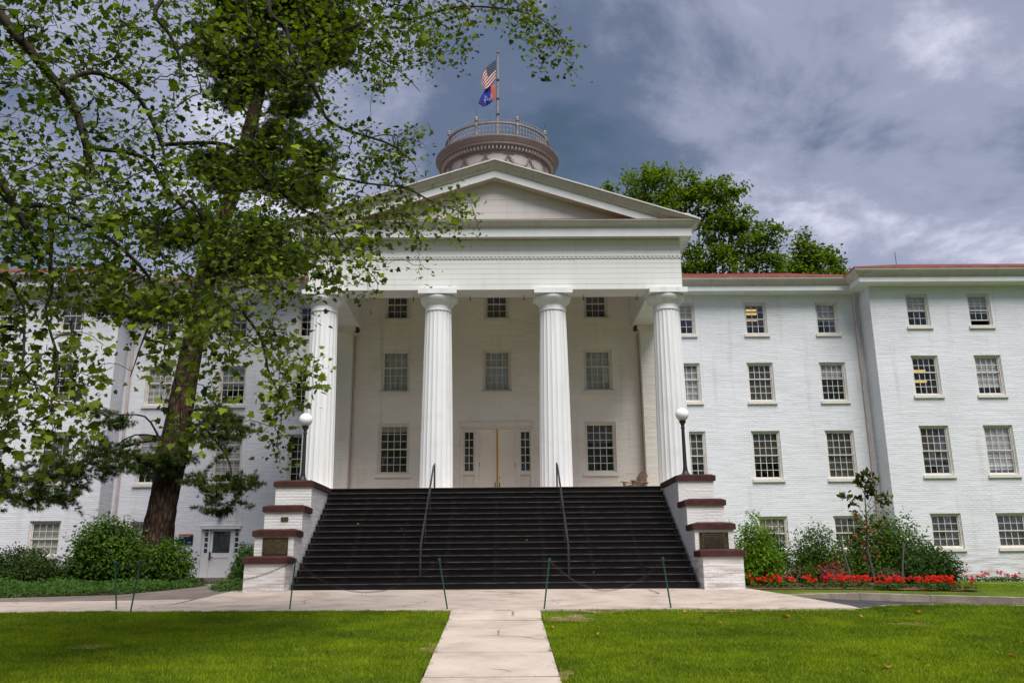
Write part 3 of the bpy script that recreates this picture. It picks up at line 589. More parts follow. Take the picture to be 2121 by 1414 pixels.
def wing(s):
    side = 'right' if s > 0 else 'left'; x_a, x_b = 6.42, XV
    hol = []; specs = []
    for r_, cols in ((1, (8.401, 11.653, 14.882)), (2, (8.401, 11.653, 14.882)), (3, (8.401, 11.653, 14.882)), (4, (8.401, 11.653, 14.882))):
        for ci, c in enumerate(cols):
            if s < 0 and r_ == 4 and ci == 1: continue
            w_ = WID[r_]; hol.append((s*c-w_/2, s*c+w_/2, BOTS[r_], TOPS[r_])); specs.append((r_, ci, s*c))
    if s < 0: hol.append((-12.47, -10.84, -.43, 1.66))
    zb = -.95
    t = empty('building_wing', (s*11.4, YW, -.6), label='white brick wing with three window columns between portico and %s pavilion' % ('right' if s > 0 else 'left'), cat='building')
    org = (s*11.4, YW, -.6)
    m = wall_mesh(min(s*x_a, s*x_b), max(s*x_a, s*x_b), zb, 11.75, YW, hol); m.v = [(x-org[0], y-org[1], z-org[2]) for x, y, z in m.v]
    m.build('wall', M['brick'], t)
    fr = lambda x: (lambda a, b: (x-org[0], -a, b-org[2]))
    xs = (s*6.50, s*(XV-.02))
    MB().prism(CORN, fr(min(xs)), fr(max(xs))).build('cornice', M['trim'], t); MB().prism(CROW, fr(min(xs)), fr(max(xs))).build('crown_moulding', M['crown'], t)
    MB().prism(COPR, fr(min(xs)), fr(max(xs))).build('gutter', M['copper'], t)
    mr = MB(); mr.add([(min(xs)-org[0], -.83, 12.346-org[2]), (max(xs)-org[0], -.83, 12.346-org[2]), (max(xs)-org[0], 9, 15.85-org[2]), (min(xs)-org[0], 9, 15.85-org[2])], [(0, 1, 2, 3)])
    x = min(xs)
    while x < max(xs): mr.box(x-org[0], x-org[0]+.03, -.80, -.3, 12.35-org[2], 12.56-org[2]) if 0 else None; x += .5
    mr.build('roof', M['redroof'], t)
    for r_, ci, c in specs:
        lk = {}
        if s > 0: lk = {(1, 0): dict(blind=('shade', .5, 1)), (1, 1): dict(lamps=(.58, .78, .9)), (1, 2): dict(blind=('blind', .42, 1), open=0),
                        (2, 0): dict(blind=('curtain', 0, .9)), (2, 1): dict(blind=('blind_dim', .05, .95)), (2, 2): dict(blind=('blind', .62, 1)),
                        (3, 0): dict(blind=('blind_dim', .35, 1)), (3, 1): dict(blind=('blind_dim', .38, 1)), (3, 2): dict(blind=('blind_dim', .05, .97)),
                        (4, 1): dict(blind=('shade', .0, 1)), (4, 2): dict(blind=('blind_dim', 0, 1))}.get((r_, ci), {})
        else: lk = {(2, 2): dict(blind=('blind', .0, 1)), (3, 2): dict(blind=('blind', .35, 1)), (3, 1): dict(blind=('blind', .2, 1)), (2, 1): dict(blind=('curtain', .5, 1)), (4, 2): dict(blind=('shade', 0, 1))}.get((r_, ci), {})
        window(t, c, BOTS[r_], YW, WID[r_], TOPS[r_]-BOTS[r_], GRID[r_], lk, org)
    # downspout in the corner
    dx = s*(XV-.22)-org[0]
    d = MB(); d.tube([(dx, -.10, -.3), (dx, -.10, 11.9)], .055, 8); d.tube([(dx, -.10, 11.9), (dx, -.25, 12.2), (dx-s*.05, -.5, 12.45)], .05, 8)
    for z in (2.6, 5.9, 9.1): d.tube([(dx, -.10, z), (dx, -.10, z+.05)], .068, 8)
    d.build('downspout', M['downspout'], t, smooth=True)
    if s < 0:
        dr = empty('side_door', (-11.65-org[0], 0, -.42-org[2]), parent=t); Wd = M['trim']
        MB().box(-.815, .815, -.05, .12, 1.96, 2.07).box(-.815, -.735, .06, .2, 0, 1.96).box(.735, .815, .06, .2, 0, 1.96).box(-.54, -.48, .05, .2, 0, 1.96).box(.48, .54, .05, .2, 0, 1.96).box(-.85, .86, -.06, -.002, 2.071, 2.11).build('door_frame', Wd, dr)
        lf = MB(); lf.box(-.478, .478, .10, .14, 0, .98).box(-.478, -.36, .10, .14, .98, 1.96).box(.36, .478, .10, .14, .98, 1.96).box(-.36, .36, .10, .14, 1.86, 1.96)
        lf.box(-.36, .36, .085, .099, .78, .84).box(-.36, -.345, .088, .099, .1, .78).box(.345, .36, .088, .099, .1, .78).box(-.345, .345, .088, .099, .1, .115); lf.build('leaf', Wd, dr)
        MB().box(-.359, .359, .115, .122, .981, 1.859).build('glass_panel', M['glass'], dr)
        MB().box(-.42, .42, .25, .28, .0, 2.0).build('interior', M['room'], dr)
        MB().box(-.475, -.405, .07, .099, .72, 1.02).box(-.455, -.425, .03, .069, .78, .82).box(-.455, -.30, .012, .029, .78, .82).build('handle', M['bronze'], dr)
        for q in (-1, 1):
            m = MB(); m.box(-.098, .098, .09, .13, 0, .94).box(-.098, -.07, .09, .13, .94, 1.955).box(.07, .098, .09, .13, .94, 1.955)
            for k in range(5): m.box(-.07, .07, .092, .128, .94+k*.225, .985+k*.225)
            sl = m.build('sidelight', Wd, dr, loc=(q*.637, 0, 0))
            for k in range(4): MB().box(-.069, .069, .108, .113, .986+k*.225, 1.164+k*.225).build('pane', M['glass'], sl)
            MB().box(-.09, .09, .2, .22, .9, 1.95).build('interior', M['room'], sl)
        MB().box(-12.9-org[0], -10.6-org[0], -.55, -.02, -.60-org[2], -.43-org[2]).build('doorstep', M['concrete'], t)
    return t
wing(1); wing(-1)

def pavilion(s):
    x_a, x_b = XV, 30.; hol = []; specs = []; org = (s*20, YV, -.6)
    for r_ in (1, 2, 3, 4):
        for ci, c in enumerate((18.448, 21.178, 23.9)):
            w_ = WID[r_]; hol.append((s*c-w_/2, s*c+w_/2, BOTS[r_], TOPS[r_])); specs.append((r_, ci, s*c))
    t = empty('corner_pavilion', org, label='white brick corner pavilion with hipped red roof at the %s edge' % ('right' if s > 0 else 'left'), cat='building')
    m = wall_mesh(min(s*x_a, s*x_b), max(s*x_a, s*x_b), -1.3, 11.75, YV, hol)
    m.add([(s*x_a, YV, -1.3), (s*x_a, 50, -1.3), (s*x_a, 50, 11.75), (s*x_a, YV, 11.75)], [(0, 1, 2, 3)])
    m.v = [(x-org[0], y-org[1], z-org[2]) for x, y, z in m.v]; m.build('wall', M['brick'], t)
    # cornice turns the corner back to the wing
    pr = lambda P: [(lambda a, b: (s*(XV-a)-org[0], 1.3, b-org[2])), (lambda a, b: (s*(XV-a)-org[0], -a, b-org[2])), (lambda a, b: (s*30-org[0], -a, b-org[2]))]
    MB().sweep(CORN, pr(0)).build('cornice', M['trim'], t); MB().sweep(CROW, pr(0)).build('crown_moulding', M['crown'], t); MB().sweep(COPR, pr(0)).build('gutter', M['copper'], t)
    e = .83; z0 = 12.346-org[2]; P = lambda x, y, z: (s*x-org[0], y-org[1], z-org[2])
    MB().add([P(XV-e, YV-e, 12.346), P(30, YV-e, 12.346), P(30, 41.4, 14.72), P(20.5, 41.4, 14.72), P(XV-e, 47, 12.346)], [(0, 1, 2, 3), (0, 3, 4)]).build('roof', M['redroof'], t)
    MB().tube([P(20.4, 41.2, 14.6), P(20.4, 41.2, 15.3)], .015, 5).build('lightning_rod', M['dark'], t)
    for r_, ci, c in specs:
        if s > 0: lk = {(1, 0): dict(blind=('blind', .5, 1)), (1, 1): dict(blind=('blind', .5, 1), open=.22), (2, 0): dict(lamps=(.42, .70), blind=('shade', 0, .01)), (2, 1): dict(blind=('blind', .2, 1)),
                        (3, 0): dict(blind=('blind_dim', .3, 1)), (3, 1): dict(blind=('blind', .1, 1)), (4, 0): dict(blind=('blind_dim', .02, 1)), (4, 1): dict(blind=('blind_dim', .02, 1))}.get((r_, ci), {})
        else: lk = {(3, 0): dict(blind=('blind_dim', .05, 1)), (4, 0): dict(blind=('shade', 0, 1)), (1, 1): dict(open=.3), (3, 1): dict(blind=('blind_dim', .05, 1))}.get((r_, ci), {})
        window(t, c, BOTS[r_], YV, WID[r_], TOPS[r_]-BOTS[r_], GRID[r_], lk, org)
pavilion(1); pavilion(-1)

# ---- central hall with the portico
OR = (0, YC, ZP); hall = empty('columned_hall', OR, label='central hall with white fluted column portico and pediment above black iron stairs', cat='building')
def L_(x, y, z): return (x-OR[0], y-OR[1], z-OR[2])
def hb(x0, x1, y0, y1, z0, z1): return MB().box(x0, x1, y0-OR[1], y1-OR[1], z0-OR[2], z1-OR[2])
Q = 4.044; PW = {1: (.978, 9.64, 10.95), 2: (1.139, 6.633, 8.356), 3: (1.2285, 3.40, 5.385)}
hol = [(x-PW[r_][0]/2, x+PW[r_][0]/2, PW[r_][1], PW[r_][2]) for r_ in (1, 2, 3) for x in (-Q, 0, Q) if not (r_ == 3 and x == 0)]+[(-1.4305, 1.4305, ZP, 5.385)]
m = wall_mesh(-XE+.08, XE-.08, ZP-.2, 11.04, YR, hol); m.v = [L_(*q) for q in m.v]; m.build('wall', M['brick_porch'], hall)
for s in (-1, 1):
    m = MB(); m.add([L_(s*(XE-.08), YR, -1), L_(s*(XE-.08), 50, -1), L_(s*(XE-.08), 50, 11.6), L_(s*(XE-.08), YR, 11.6)], [(0, 1, 2, 3)]); m.build('side_wall', M['brick'], hall)
looks = {(1, -1): dict(), (1, 0): dict(), (1, 1): dict(blind=('blind_dim', .55, .7)), (2, -1): dict(blind=('curtain', 0, 1)), (2, 0): dict(blind=('curtain', 0, 1)), (2, 1): dict(blind=('curtain', 0, 1)), (3, -1): dict(blind=('shade', .84, 1)), (3, 1): dict(blind=('blind_dim', .6, 1))}
for (r_, k), lk in looks.items():
    w_, z0, z1 = PW[r_]; window(hall, k*Q, z0, YR, w_, z1-z0, GRID[r_], lk, OR, 'cream')
# entrance
en = empty('entrance', L_(0, YR, ZP), parent=hall); D = M['door']
m = MB(); m.box(-1.43, 1.43, -.06, .02, 2.86, 3.02).box(-1.43, 1.43, .03, .16, 2.76, 2.855)
for s in (-1, 1):
    m.box(s*1.37-.06, s*1.37+.06, -.04, .16, 0, 2.758); m.box(s*.80-.09, s*.80+.09, -.02, .14, 0, 2.758); m.box(s*.80-.045, s*.80+.045, -.045, -.021, 0, 2.74)
m.build('door_frame', M['cream'], en)
for s in (-1, 1):
    x0, x1 = (.015, .70) if s > 0 else (-.70, -.015)
    m = MB(); m.box(x0, x1, .075, .12, .01, 2.755); a, b = (x0+.20, x1-.20) if s > 0 else (x0+.22, x1-.17)
    m.box(x0, a, .055, .074, .01, 2.755).box(b, x1, .055, .074, .01, 2.755).box(a, b, .055, .074, 2.52, 2.755).box(a, b, .055, .074, .01, .25)
    lf = m.build('door_leaf', D, en)
    hx = s*.085; MB().tube([(hx, .05, .40), (hx, 0, .41), (hx, 0, .66), (hx, .05, .67)], .017, 6).build('handle', M['dark'], lf)
    if s > 0: MB().tube([(.085, .052, .86), (.085, .03, .86)], .022, 8).build('lock', M['dark'], lf)
    MB().box(s*.70-.012, s*.70+.012, .04, .054, 1.28, 1.44).build('hinge', M['stone'], lf)
    # sidelight
    c = s*1.10; m = MB(); m.box(-.205, .205, .06, .12, 0, 1.02).box(-.23, .23, .0, .059, .97, 1.06).box(-.205, -.165, .06, .12, 1.061, 2.755).box(.165, .205, .06, .12, 1.061, 2.755).box(-.165, .165, .06, .12, 2.64, 2.755).box(-.165, .165, .06, .12, 1.061, 1.13)
    m.box(-.013, .013, .07, .11, 1.131, 2.639).box(-.13, .13, .045, .059, .12, .55)
    for k in range(1, 5): m.box(-.165, .165, .072, .108, 1.13+k*.302-.013, 1.13+k*.302+.013)
    sl = m.build('sidelight', M['cream'], en, loc=(c, 0, 0))
    for i in (-1, 1):
        for k in range(5): p = MB().box(-.07, .07, -.002, .002, -.137, .137).build('pane', M['glass'], sl, loc=(i*.089, .09, 1.13+.151+k*.302)); p.rotation_euler = (rng.normal(0, .006), 0, rng.normal(0, .006))
    MB().box(-.2, .2, .35, .38, 1.0, 2.75).build('interior', M['room'], sl)
MB().box(-.030, .030, .030, .052, .0, 2.76).build('brass_strip', M['yellow'], en)
# columns: fluted tapering shaft, necking and echinus, square abacus
def flute_shaft():
    nf, seg, rings = 20, 6, 12; V = []; F = []; n = nf*seg
    for k in range(rings+1):
        t = k/rings; z = t*(8.47-ZP); r = .55-(.55-.455)*(t**1.35)
        for i in range(n):
            f = (i % seg)/seg; rr = r*(1-.050*math.sin(math.pi*f)**.8); a = 2*math.pi*i/n; V.append((rr*math.cos(a), rr*math.sin(a), z))
    for k in range(rings):
        for i in range(n): F.append((k*n+i, k*n+(i+1) % n, (k+1)*n+(i+1) % n, (k+1)*n+i))
    m = MB(); m.add(V, F); return m.mesh('shaft', M['column'], 28)
shaft = flute_shaft()
capm = MB().lathe([(.0, 8.465-ZP), (.47, 8.465-ZP), (.475, 8.50-ZP), (.458, 8.52-ZP), (.455, 8.67-ZP), (.475, 8.675-ZP), (.475, 8.69-ZP), (.49, 8.70-ZP), (.49, 8.715-ZP), (.505, 8.72-ZP), (.58, 8.80-ZP), (.625, 8.87-ZP), (.645, 8.93-ZP), (.635, 8.98-ZP), (.60, 8.998-ZP), (0, 8.998-ZP)], 48).mesh('capital', M['column'], 35)
abm = MB().box(-.66, .66, -.66, .66, 9.0-ZP, 9.177-ZP).mesh('abacus', M['column'])
for i, x in enumerate((-5.957, -1.9925, 1.9925, 5.957)):
    c = empty('column', (x, 0, 0), parent=hall); link('shaft', shaft, c, rz=.07*i); link('capital', capm, c); link('abacus', abm, c)
# entablature: beam core, boards on the face, dentil band
MB().box(-XE+.02, XE-.02, YE+.02-YC, 29.1-YC, 9.185-ZP, 11.03-ZP).build('beam', M['trim'], hall)
for s in (-1, 1):
    a, b = sorted((s*5.42, s*(XE-.02))); hb(a, b, 29.1, YR-.001, 9.185, 11.03).build('side_beam', M['trim'], hall)
zb = [9.178, 9.37, 9.565, 9.75, 9.94, 10.12, 10.285]; zf = [10.425, 10.60, 10.79, 11.0]
ent = empty('entablature', L_(0, YE, 9.178), parent=hall)
def boards(z_list, yo, parent, oz):
    for a, b in zip(z_list, z_list[1:]):
        cuts = sorted([-XE, XE]+[rng.uniform(-XE+1, XE-1) for _ in range(2)])
        for c, d in zip(cuts, cuts[1:]):
            j = rng.uniform(0, .006); MB().box(c+.0015, d-.0015, yo-j, .019, a+.004-oz, b-.004-oz).build('board', M['board'], parent)
boards(zb, 0, ent, 9.178); boards(zf, .0, ent, 9.178)
dn = MB(); dn.box(-XE-.03, XE+.03, -.05, .018, 10.372-9.178, 10.421-9.178); dn.box(-XE-.012, XE+.012, -.02, .018, 10.289-9.178, 10.371-9.178)
x = -XE
while x < XE-.05:
    dn.box(x, x+.075, -.046, -.021, 10.312-9.178, 10.370-9.178); x += .148
dn.build('dentil_band', M['board'], ent)
for s in (-1, 1):
    a, b = sorted((s*(XE-.019), s*(XE+.004))); sb = hb(a, b, YE+.02, YR, 9.19, 11.0).build('side_board', M['board'], hall)
# horizontal cornice with side returns
HC = [(0, 11.035), (.34, 11.035), (.34, 10.985), (.37, 10.985), (.37, 11.29), (0, 11.29)]
HK = [(0, 11.292), (.38, 11.292), (.39, 11.297), (.39, 11.325), (.42, 11.33), (.44, 11.37), (.54, 11.43), (.585, 11.48), (.60, 11.50), (.60, 11.515), (0, 11.53)]
def hframes(sx):
    return [lambda a, b: (sx[0]*(XE+a), 50-YC, b-ZP), lambda a, b: (sx[0]*(XE+a), YE-a-YC, b-ZP), lambda a, b: (sx[1]*(XE+a), YE-a-YC, b-ZP), lambda a, b: (sx[1]*(XE+a), 50-YC, b-ZP)]
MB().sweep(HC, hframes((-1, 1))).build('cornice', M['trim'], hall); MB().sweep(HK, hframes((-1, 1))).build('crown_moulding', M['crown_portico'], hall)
hb(-6.98, 6.98, YE-.585, YE-.001, 11.532, 11.545).build('flashing', M['flash'], hall)
nsb = 0; sof = MB()
for k in range(52):
    x0 = -XE+k*(2*XE/52); sof.box(x0+.004, x0+2*XE/52-.004, YE-.338-YC, YE-.002-YC, 11.02-ZP, 11.034-ZP)
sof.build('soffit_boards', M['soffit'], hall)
# pediment: tympanum boards, raking cornice, roof
SL = .322; ZA = 13.80
tym = empty('tympanum', L_(0, YE, 11.546), parent=hall)
zt = [11.548, 11.80, 12.05, 12.29, 12.53, 12.77, 13.0, 13.3]
for a, b in zip(zt, zt[1:]):
    xa = (ZA-.5-a)/SL; xb = max((ZA-.5-b)/SL, .01); j = rng.uniform(0, .005)
    MB().hexa([(-xa, .02-j, a+.003-11.546), (xa, .02-j, a+.003-11.546), (xa, .06, a+.003-11.546), (-xa, .06, a+.003-11.546), (-xb, .02-j, b-.003-11.546), (xb, .02-j, b-.003-11.546), (xb, .06, b-.003-11.546), (-xb, .06, b-.003-11.546)]).build('board', M['tympanum'], tym)
RC = [(-.12, -.54), (.34, -.54), (.34, -.57), (.37, -.57), (.37, -.31), (-.12, -.31)]
RKC = [(-.12, -.308), (.38, -.308), (.39, -.303), (.39, -.275), (.42, -.27), (.44, -.22), (.53, -.14), (.585, -.075), (.60, -.05), (.60, -.02), (-.12, -.02)]
rk = MB(); xend = XE+.60
for s in (-1, 1):
    rk.sweep(RC, [(lambda a, b, x=x, s=s: (s*x, YE-a-YC, max(ZA-SL*x+b, 11.534)-ZP)) for x in (0, 2.6, 5.2, 5.45, 5.7, 5.95, 6.2, 6.45, 6.7, 6.95, xend)])
rk.build('raking_cornice', M['trim'], hall)
rk = MB()
for s in (-1, 1):
    rk.sweep(RKC, [(lambda a, b, x=x, s=s: (s*x, YE-a-YC, max(ZA-SL*x+b, 11.534)-ZP)) for x in (0, 2.6, 5.2, 5.45, 5.7, 5.95, 6.2, 6.45, 6.7, 6.95, xend)])
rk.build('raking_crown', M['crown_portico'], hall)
rs = MB()
for s in (-1, 1):
    for k in range(30):
        x0 = s*(k*.19+.05); x1 = x0+s*.18
        rs.hexa([L_(x0, YE-.338, ZA-.555-SL*abs(x0)), L_(x1, YE-.338, ZA-.555-SL*abs(x1)), L_(x1, YE-.002, ZA-.555-SL*abs(x1)), L_(x0, YE-.002, ZA-.555-SL*abs(x0)), L_(x0, YE-.338, ZA-.541-SL*abs(x0)), L_(x1, YE-.338, ZA-.541-SL*abs(x1)), L_(x1, YE-.002, ZA-.541-SL*abs(x1)), L_(x0, YE-.002, ZA-.541-SL*abs(x0))])
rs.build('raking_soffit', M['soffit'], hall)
rf = MB()
for s in (-1, 1):
    rf.hexa([L_(0, YE-.64, ZA-.018), L_(s*(xend+.05), YE-.64, ZA-.018-SL*(xend+.05)), L_(s*(xend+.05), 50, ZA-.018-SL*(xend+.05)), L_(0, 50, ZA-.018), L_(0, YE-.64, ZA+.03), L_(s*(xend+.05), YE-.64, ZA+.03-SL*(xend+.05)), L_(s*(xend+.05), 50, ZA+.03-SL*(xend+.05)), L_(0, 50, ZA+.03)])
    # flared corner of the eaves
    rf.add([L_(s*(xend+.05), YE-.64, ZA+.035-SL*(xend+.05)), L_(s*(xend-.42), YE-.64, ZA+.035-SL*(xend-.42)), L_(s*(xend-.30), YE-.1, ZA+.33-SL*(xend-.30)), L_(s*(xend-.75), YE-.2, ZA+.18-SL*(xend-.75))], [(0, 1, 2), (1, 3, 2)])
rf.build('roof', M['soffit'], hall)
hb(-XE+.03, XE-.03, 29.11, YR-.002, 11.005, 11.025).build('porch_ceiling', M['trim'], hall)
# antae carrying the side beams, with capitals
for s in (-1, 1):
    a, b = sorted((s*5.72, s*6.36)); an = hb(a, b, 32.9, YR-.003, ZP, 8.95).build('anta', M['brick_porch'], hall)
    a, b = sorted((s*5.60, s*6.45)); MB().box(a, b, 32.80-YC, YR-.004-YC, 9.02-ZP, 9.18-ZP).box(a+.05, b-.05, 32.85-YC, YR-.004-YC, 8.951-ZP, 9.019-ZP).build('anta_capital', M['cream'], hall)
    MB().tube([L_(s*5.66, YR-.07, ZP), L_(s*5.66, YR-.07, 8.9)], .04, 6).build('downspout', M['downspout'], hall)
    hb(min(s*5.5, s*5.75), max(s*5.5, s*5.75), 32.9, 33.2, 9.02, 9.17).build('porch_light', M['dark'], hall) if s else None
for x in (-4.9, -2.9, -.9, 1.0, 3.1, 5.0):
    MB().tube([L_(x, 28.9, 9.18), L_(x, 28.9, 9.04)], .012, 5).tube([L_(x, 28.9, 9.05), L_(x, 28.9, 9.02)], .03, 6).build('hook', M['dark'], hall)
# platform under the columns
hb(-6.40, 6.40, 27.80, YR+.02, -1.0, ZP-.004).build('platform', M['brick_porch'], hall)
hb(-5.28, 5.28, 27.775, 27.795, 1.9, ZP-.03).build('dark_backing', M['dark'], hall)  # added dark sheet, makes the top riser's openings look shaded
hb(-5.28, 5.28, 27.80, YR-.005, ZP-.003, ZP+.002).build('porch_floor', M['concrete'], hall)

# ------------------------------------------------------------------ cupola, flagpole, flags
CQ = (0.02, 40.0); ZR = 19.75; cu = empty('cupola', (CQ[0], CQ[1], 13), label='round cupola drum with garlands, brown cornice and spindle balustrade', cat='cupola')
cz = lambda z: z-13
MB().lathe([(0, cz(13.2)), (2.72, cz(13.2)), (2.72, cz(14.0)), (2.64, cz(14.1)), (2.64, cz(19.2))], 72).build('drum', M['cupola'], cu, smooth=30)
MB().lathe([(2.641, cz(19.03)), (2.69, cz(19.045)), (2.69, cz(19.08)), (2.66, cz(19.09)), (2.66, cz(19.17)), (2.72, cz(19.19)), (2.72, cz(19.36)), (2.76, cz(19.385)), (2.97, cz(19.395)), (2.97, cz(19.50)), (3.00, cz(19.51)), (3.02, cz(19.56)), (3.09, cz(19.64)), (3.13, cz(19.71)), (3.13, cz(19.77)), (0, cz(19.95))], 96).build('cornice', M['cupola_dark'], cu, smooth=25)
de = MB()
for k in range(96):
    a = 2*math.pi*k/96; c_, s_ = math.cos(a), math.sin(a)
    P = lambda r, t, z: (r*c_-t*s_, r*s_+t*c_, cz(z))
    de.hexa([P(2.70, -.045, 19.22), P(2.70, .045, 19.22), P(2.85, .045, 19.22), P(2.85, -.045, 19.22), P(2.70, -.045, 19.35), P(2.70, .045, 19.35), P(2.85, .045, 19.35), P(2.85, -.045, 19.35)])
de.build('dentils', M['cupola'], cu, kind='stuff')
gm = MB(); dth = R(24)
def gp(th, z, r=2.655): return (r*math.sin(th), -r*math.cos(th), cz(z))
pts = []; rd = []
for k in range(13):
    t = k/12; pts.append(gp(-dth/2+dth*t, 18.90-.50*math.sin(math.pi*t)**.8-.0, 2.65+.03*math.sin(math.pi*t))); rd.append(.03+.075*math.sin(math.pi*t))
gm.tube(pts, rd, 7)
gm.tube([gp(-dth/2, 18.93), gp(-dth/2+.02, 18.7), gp(-dth/2-.01, 18.45)], [.035, .03, .012], 5)
for s in (-1, 1):
    gm.tube([gp(-dth/2, 18.93), gp(-dth/2+s*.05, 18.99), gp(-dth/2+s*.11, 18.96)], [.02, .022, .008], 4)
rr = random.Random(2)
for k in range(60):
    t = rr.random(); th = -dth/2+dth*t; z = 18.90-.50*math.sin(math.pi*t)**.8+rr.uniform(-.09, .09); p = gp(th, z, 2.69+rr.uniform(0, .05)); q = gp(th+rr.uniform(-.03, .03), z+rr.uniform(-.09, .09), 2.68); gm.tube([p, q], [.02, .004], 4)
gmesh = gm.mesh('garland', M['garland'])
for k in range(15): link('garland', gmesh, cu, rz=k*dth)
rr_ = 2.60
MB().lathe([(rr_-.05, cz(20.62)), (rr_+.05, cz(20.62)), (rr_+.05, cz(20.70)), (rr_-.05, cz(20.70)), (rr_-.05, cz(20.62))], 96).build('handrail', M['cupola_rail'], cu, smooth=30)
MB().lathe([(rr_-.04, cz(19.94)), (rr_+.04, cz(19.94)), (rr_+.04, cz(20.0)), (rr_-.04, cz(20.0)), (rr_-.04, cz(19.94))], 96).build('foot_rail', M['cupola_rail'], cu, smooth=30)
bal = MB().lathe([(.018, 0), (.03, .03), (.022, .06), (.022, .2), (.036, .23), (.022, .26), (.022, .42), (.036, .45), (.022, .48), (.02, .72), (.012, .78), (.03, .82), (.005, .9)], 6).mesh('baluster', M['cupola_rail'], 50)
pst = MB().lathe([(.09, 0), (.09, .06), (.06, .1), (.09, .2), (.06, .27), (.075, .35), (.06, .52), (.085, .60), (.095, .68), (.06, .72), (.06, .86), (.10, .92), (.085, .97), (.10, 1.03), (.05, 1.12), (.02, 1.17), (0, 1.19)], 10).mesh('post', M['cupola_rail'], 40)
for k in range(8):
    a = R(22.5+45*k); link('post', pst, cu, loc=(rr_*math.sin(a), -rr_*math.cos(a), cz(19.93)))
    if k in (1, 7): MB().tube([(rr_*math.sin(a), -rr_*math.cos(a), cz(21.1)), (rr_*math.sin(a), -rr_*math.cos(a), cz(21.5))], .008, 4).build('lightning_rod', M['dark'], cu)
    for j in range(1, 12):
        b = a+R(45*j/12); link('baluster', bal, cu, loc=(rr_*math.sin(b), -rr_*math.cos(b), cz(19.99)))
MB().lathe([(0, cz(19.93)), (2.5, cz(19.94)), (1.5, cz(20.1)), (0, cz(20.2))], 32).build('roof', M['cupola_dark'], cu)
PT = at(1031.5, 112, 40.); fp = empty('flagpole', (PT.x-.02, 40, 20.1), label='slim metal flagpole rising from the cupola roof', cat='flagpole')
MB().tube([(0, 0, 0), (.0, 0, 3), (.02, 0, PT.z-20.1)], [.065, .055, .04], 8).build('pole', M['pole'], fp, smooth=True)
MB().lathe([(0, 0), (.08, .04), (.09, .09), (.05, .15), (0, .17)], 8, (.02, 0, PT.z-20.1)).build('finial', M['pole'], fp, smooth=True)
MB().tube([(-.08, -.05, .6), (-.085, -.05, 3), (-.06, -.05, PT.z-20.15)], .007, 4).build('halyard', M['dark'], fp)
for z in (1.2, 2.4, 3.3, 4.4): MB().tube([(0, 0, z), (0, 0, z+.07)], .085, 6).build('clamp', M['dark'], fp)

def flagmat_us():
    m = NT('striped_flag_cloth'); u = m.new('ShaderNodeUVMap'); s_ = m.new('ShaderNodeSeparateXYZ'); m.link(u.outputs[0], s_.inputs[0]); x, y = s_.outputs[0], s_.outputs[1]
    st = m.math('LESS_THAN', m.math('FRACT', m.math('MULTIPLY', y, 6.5)), .5001)
    c = m.mix(st, (.50, .45, .44), (.22, .004, .012))
    can = m.math('MULTIPLY', m.math('LESS_THAN', x, .42), m.math('GREATER_THAN', y, .4615))
    # staggered white stars as small dots
    sx = m.math('MULTIPLY', x, 1/.42*5.5); sy = m.math('MULTIPLY', m.math('SUBTRACT', y, .4615), 1/.5385*9); row = m.math('FLOOR', sy)
    fx = m.math('SUBTRACT', m.math('FRACT', m.math('ADD', sx, m.math('MULTIPLY', row, .5))), .5); fy = m.math('SUBTRACT', m.math('FRACT', sy), .5)
    star = m.math('LESS_THAN', m.math('ADD', m.math('MULTIPLY', fx, fx), m.math('MULTIPLY', fy, fy)), .06)
    c = m.mix(can, c, m.mix(star, (.003, .006, .032), (.16, .18, .24))); return m.set(c, .8)
def flagmat_blue():
    m = NT('blue_flag_cloth'); u = m.new('ShaderNodeUVMap'); s_ = m.new('ShaderNodeSeparateXYZ'); m.link(u.outputs[0], s_.inputs[0])
    return m.set(m.mix(m.math('LESS_THAN', s_.outputs[0], .2), (.001, .006, .22), (.48, .08, .003)), .8)
def cloth(name, P, nu, nv, mat, wav, **kw):
    """P: corner points hoist top, hoist bottom, fly bottom, fly top (photograph pixels) and depth bow"""
    ht, hb_, fb, ft, bow = P; V = []; UV = []
    for j in range(nv+1):
        for i in range(nu+1):
            u, v = i/nu, j/nv; top = Vector(ht).lerp(Vector(ft), u)+Vector((bow[0]*math.sin(math.pi*u), bow[1]*math.sin(math.pi*u))); bot = Vector(hb_).lerp(Vector(fb), u)+Vector((bow[2]*math.sin(math.pi*u), bow[3]*math.sin(math.pi*u)))
            p = bot.lerp(top, v); q = at(p.x, p.y, 39.9-.35*u+wav*math.sin(u*7+v*1.4)*u); V.append(q); UV.append((u, v))
    o0 = Vector(V[0]); me = bpy.data.meshes.new(name); F = [(j*(nu+1)+i, j*(nu+1)+i+1, (j+1)*(nu+1)+i+1, (j+1)*(nu+1)+i) for j in range(nv) for i in range(nu)]
    me.from_pydata([tuple(q-o0) for q in V], [], F); uv = me.uv_layers.new(name='UVMap')
    for lp in me.loops: uv.data[lp.index].uv = UV[lp.vertex_index]
    me.materials.append(mat); me.polygons.foreach_set('use_smooth', [True]*len(F)); o = link(name, me, loc=o0, **kw)
    sm = o.modifiers.new('thickness', 'SOLIDIFY'); sm.thickness = .006
    return o, V
cloth('flag', ((1027.5, 123), (1026.5, 164), (1002, 186), (996.5, 172), (-9, -2, -1, 7)), 20, 12, flagmat_us(), .10, label='red and white striped flag with starry blue corner, upper on flagpole', cat='flag')
fo, fv = cloth('flag', ((1025.5, 176.5), (1025.5, 204.5), (1000, 221), (990.5, 214), (-3, -8, -2, 5)), 18, 10, flagmat_blue(), .08, label='blue flag with orange hoist band and white emblem, lower on flagpole', cat='flag')
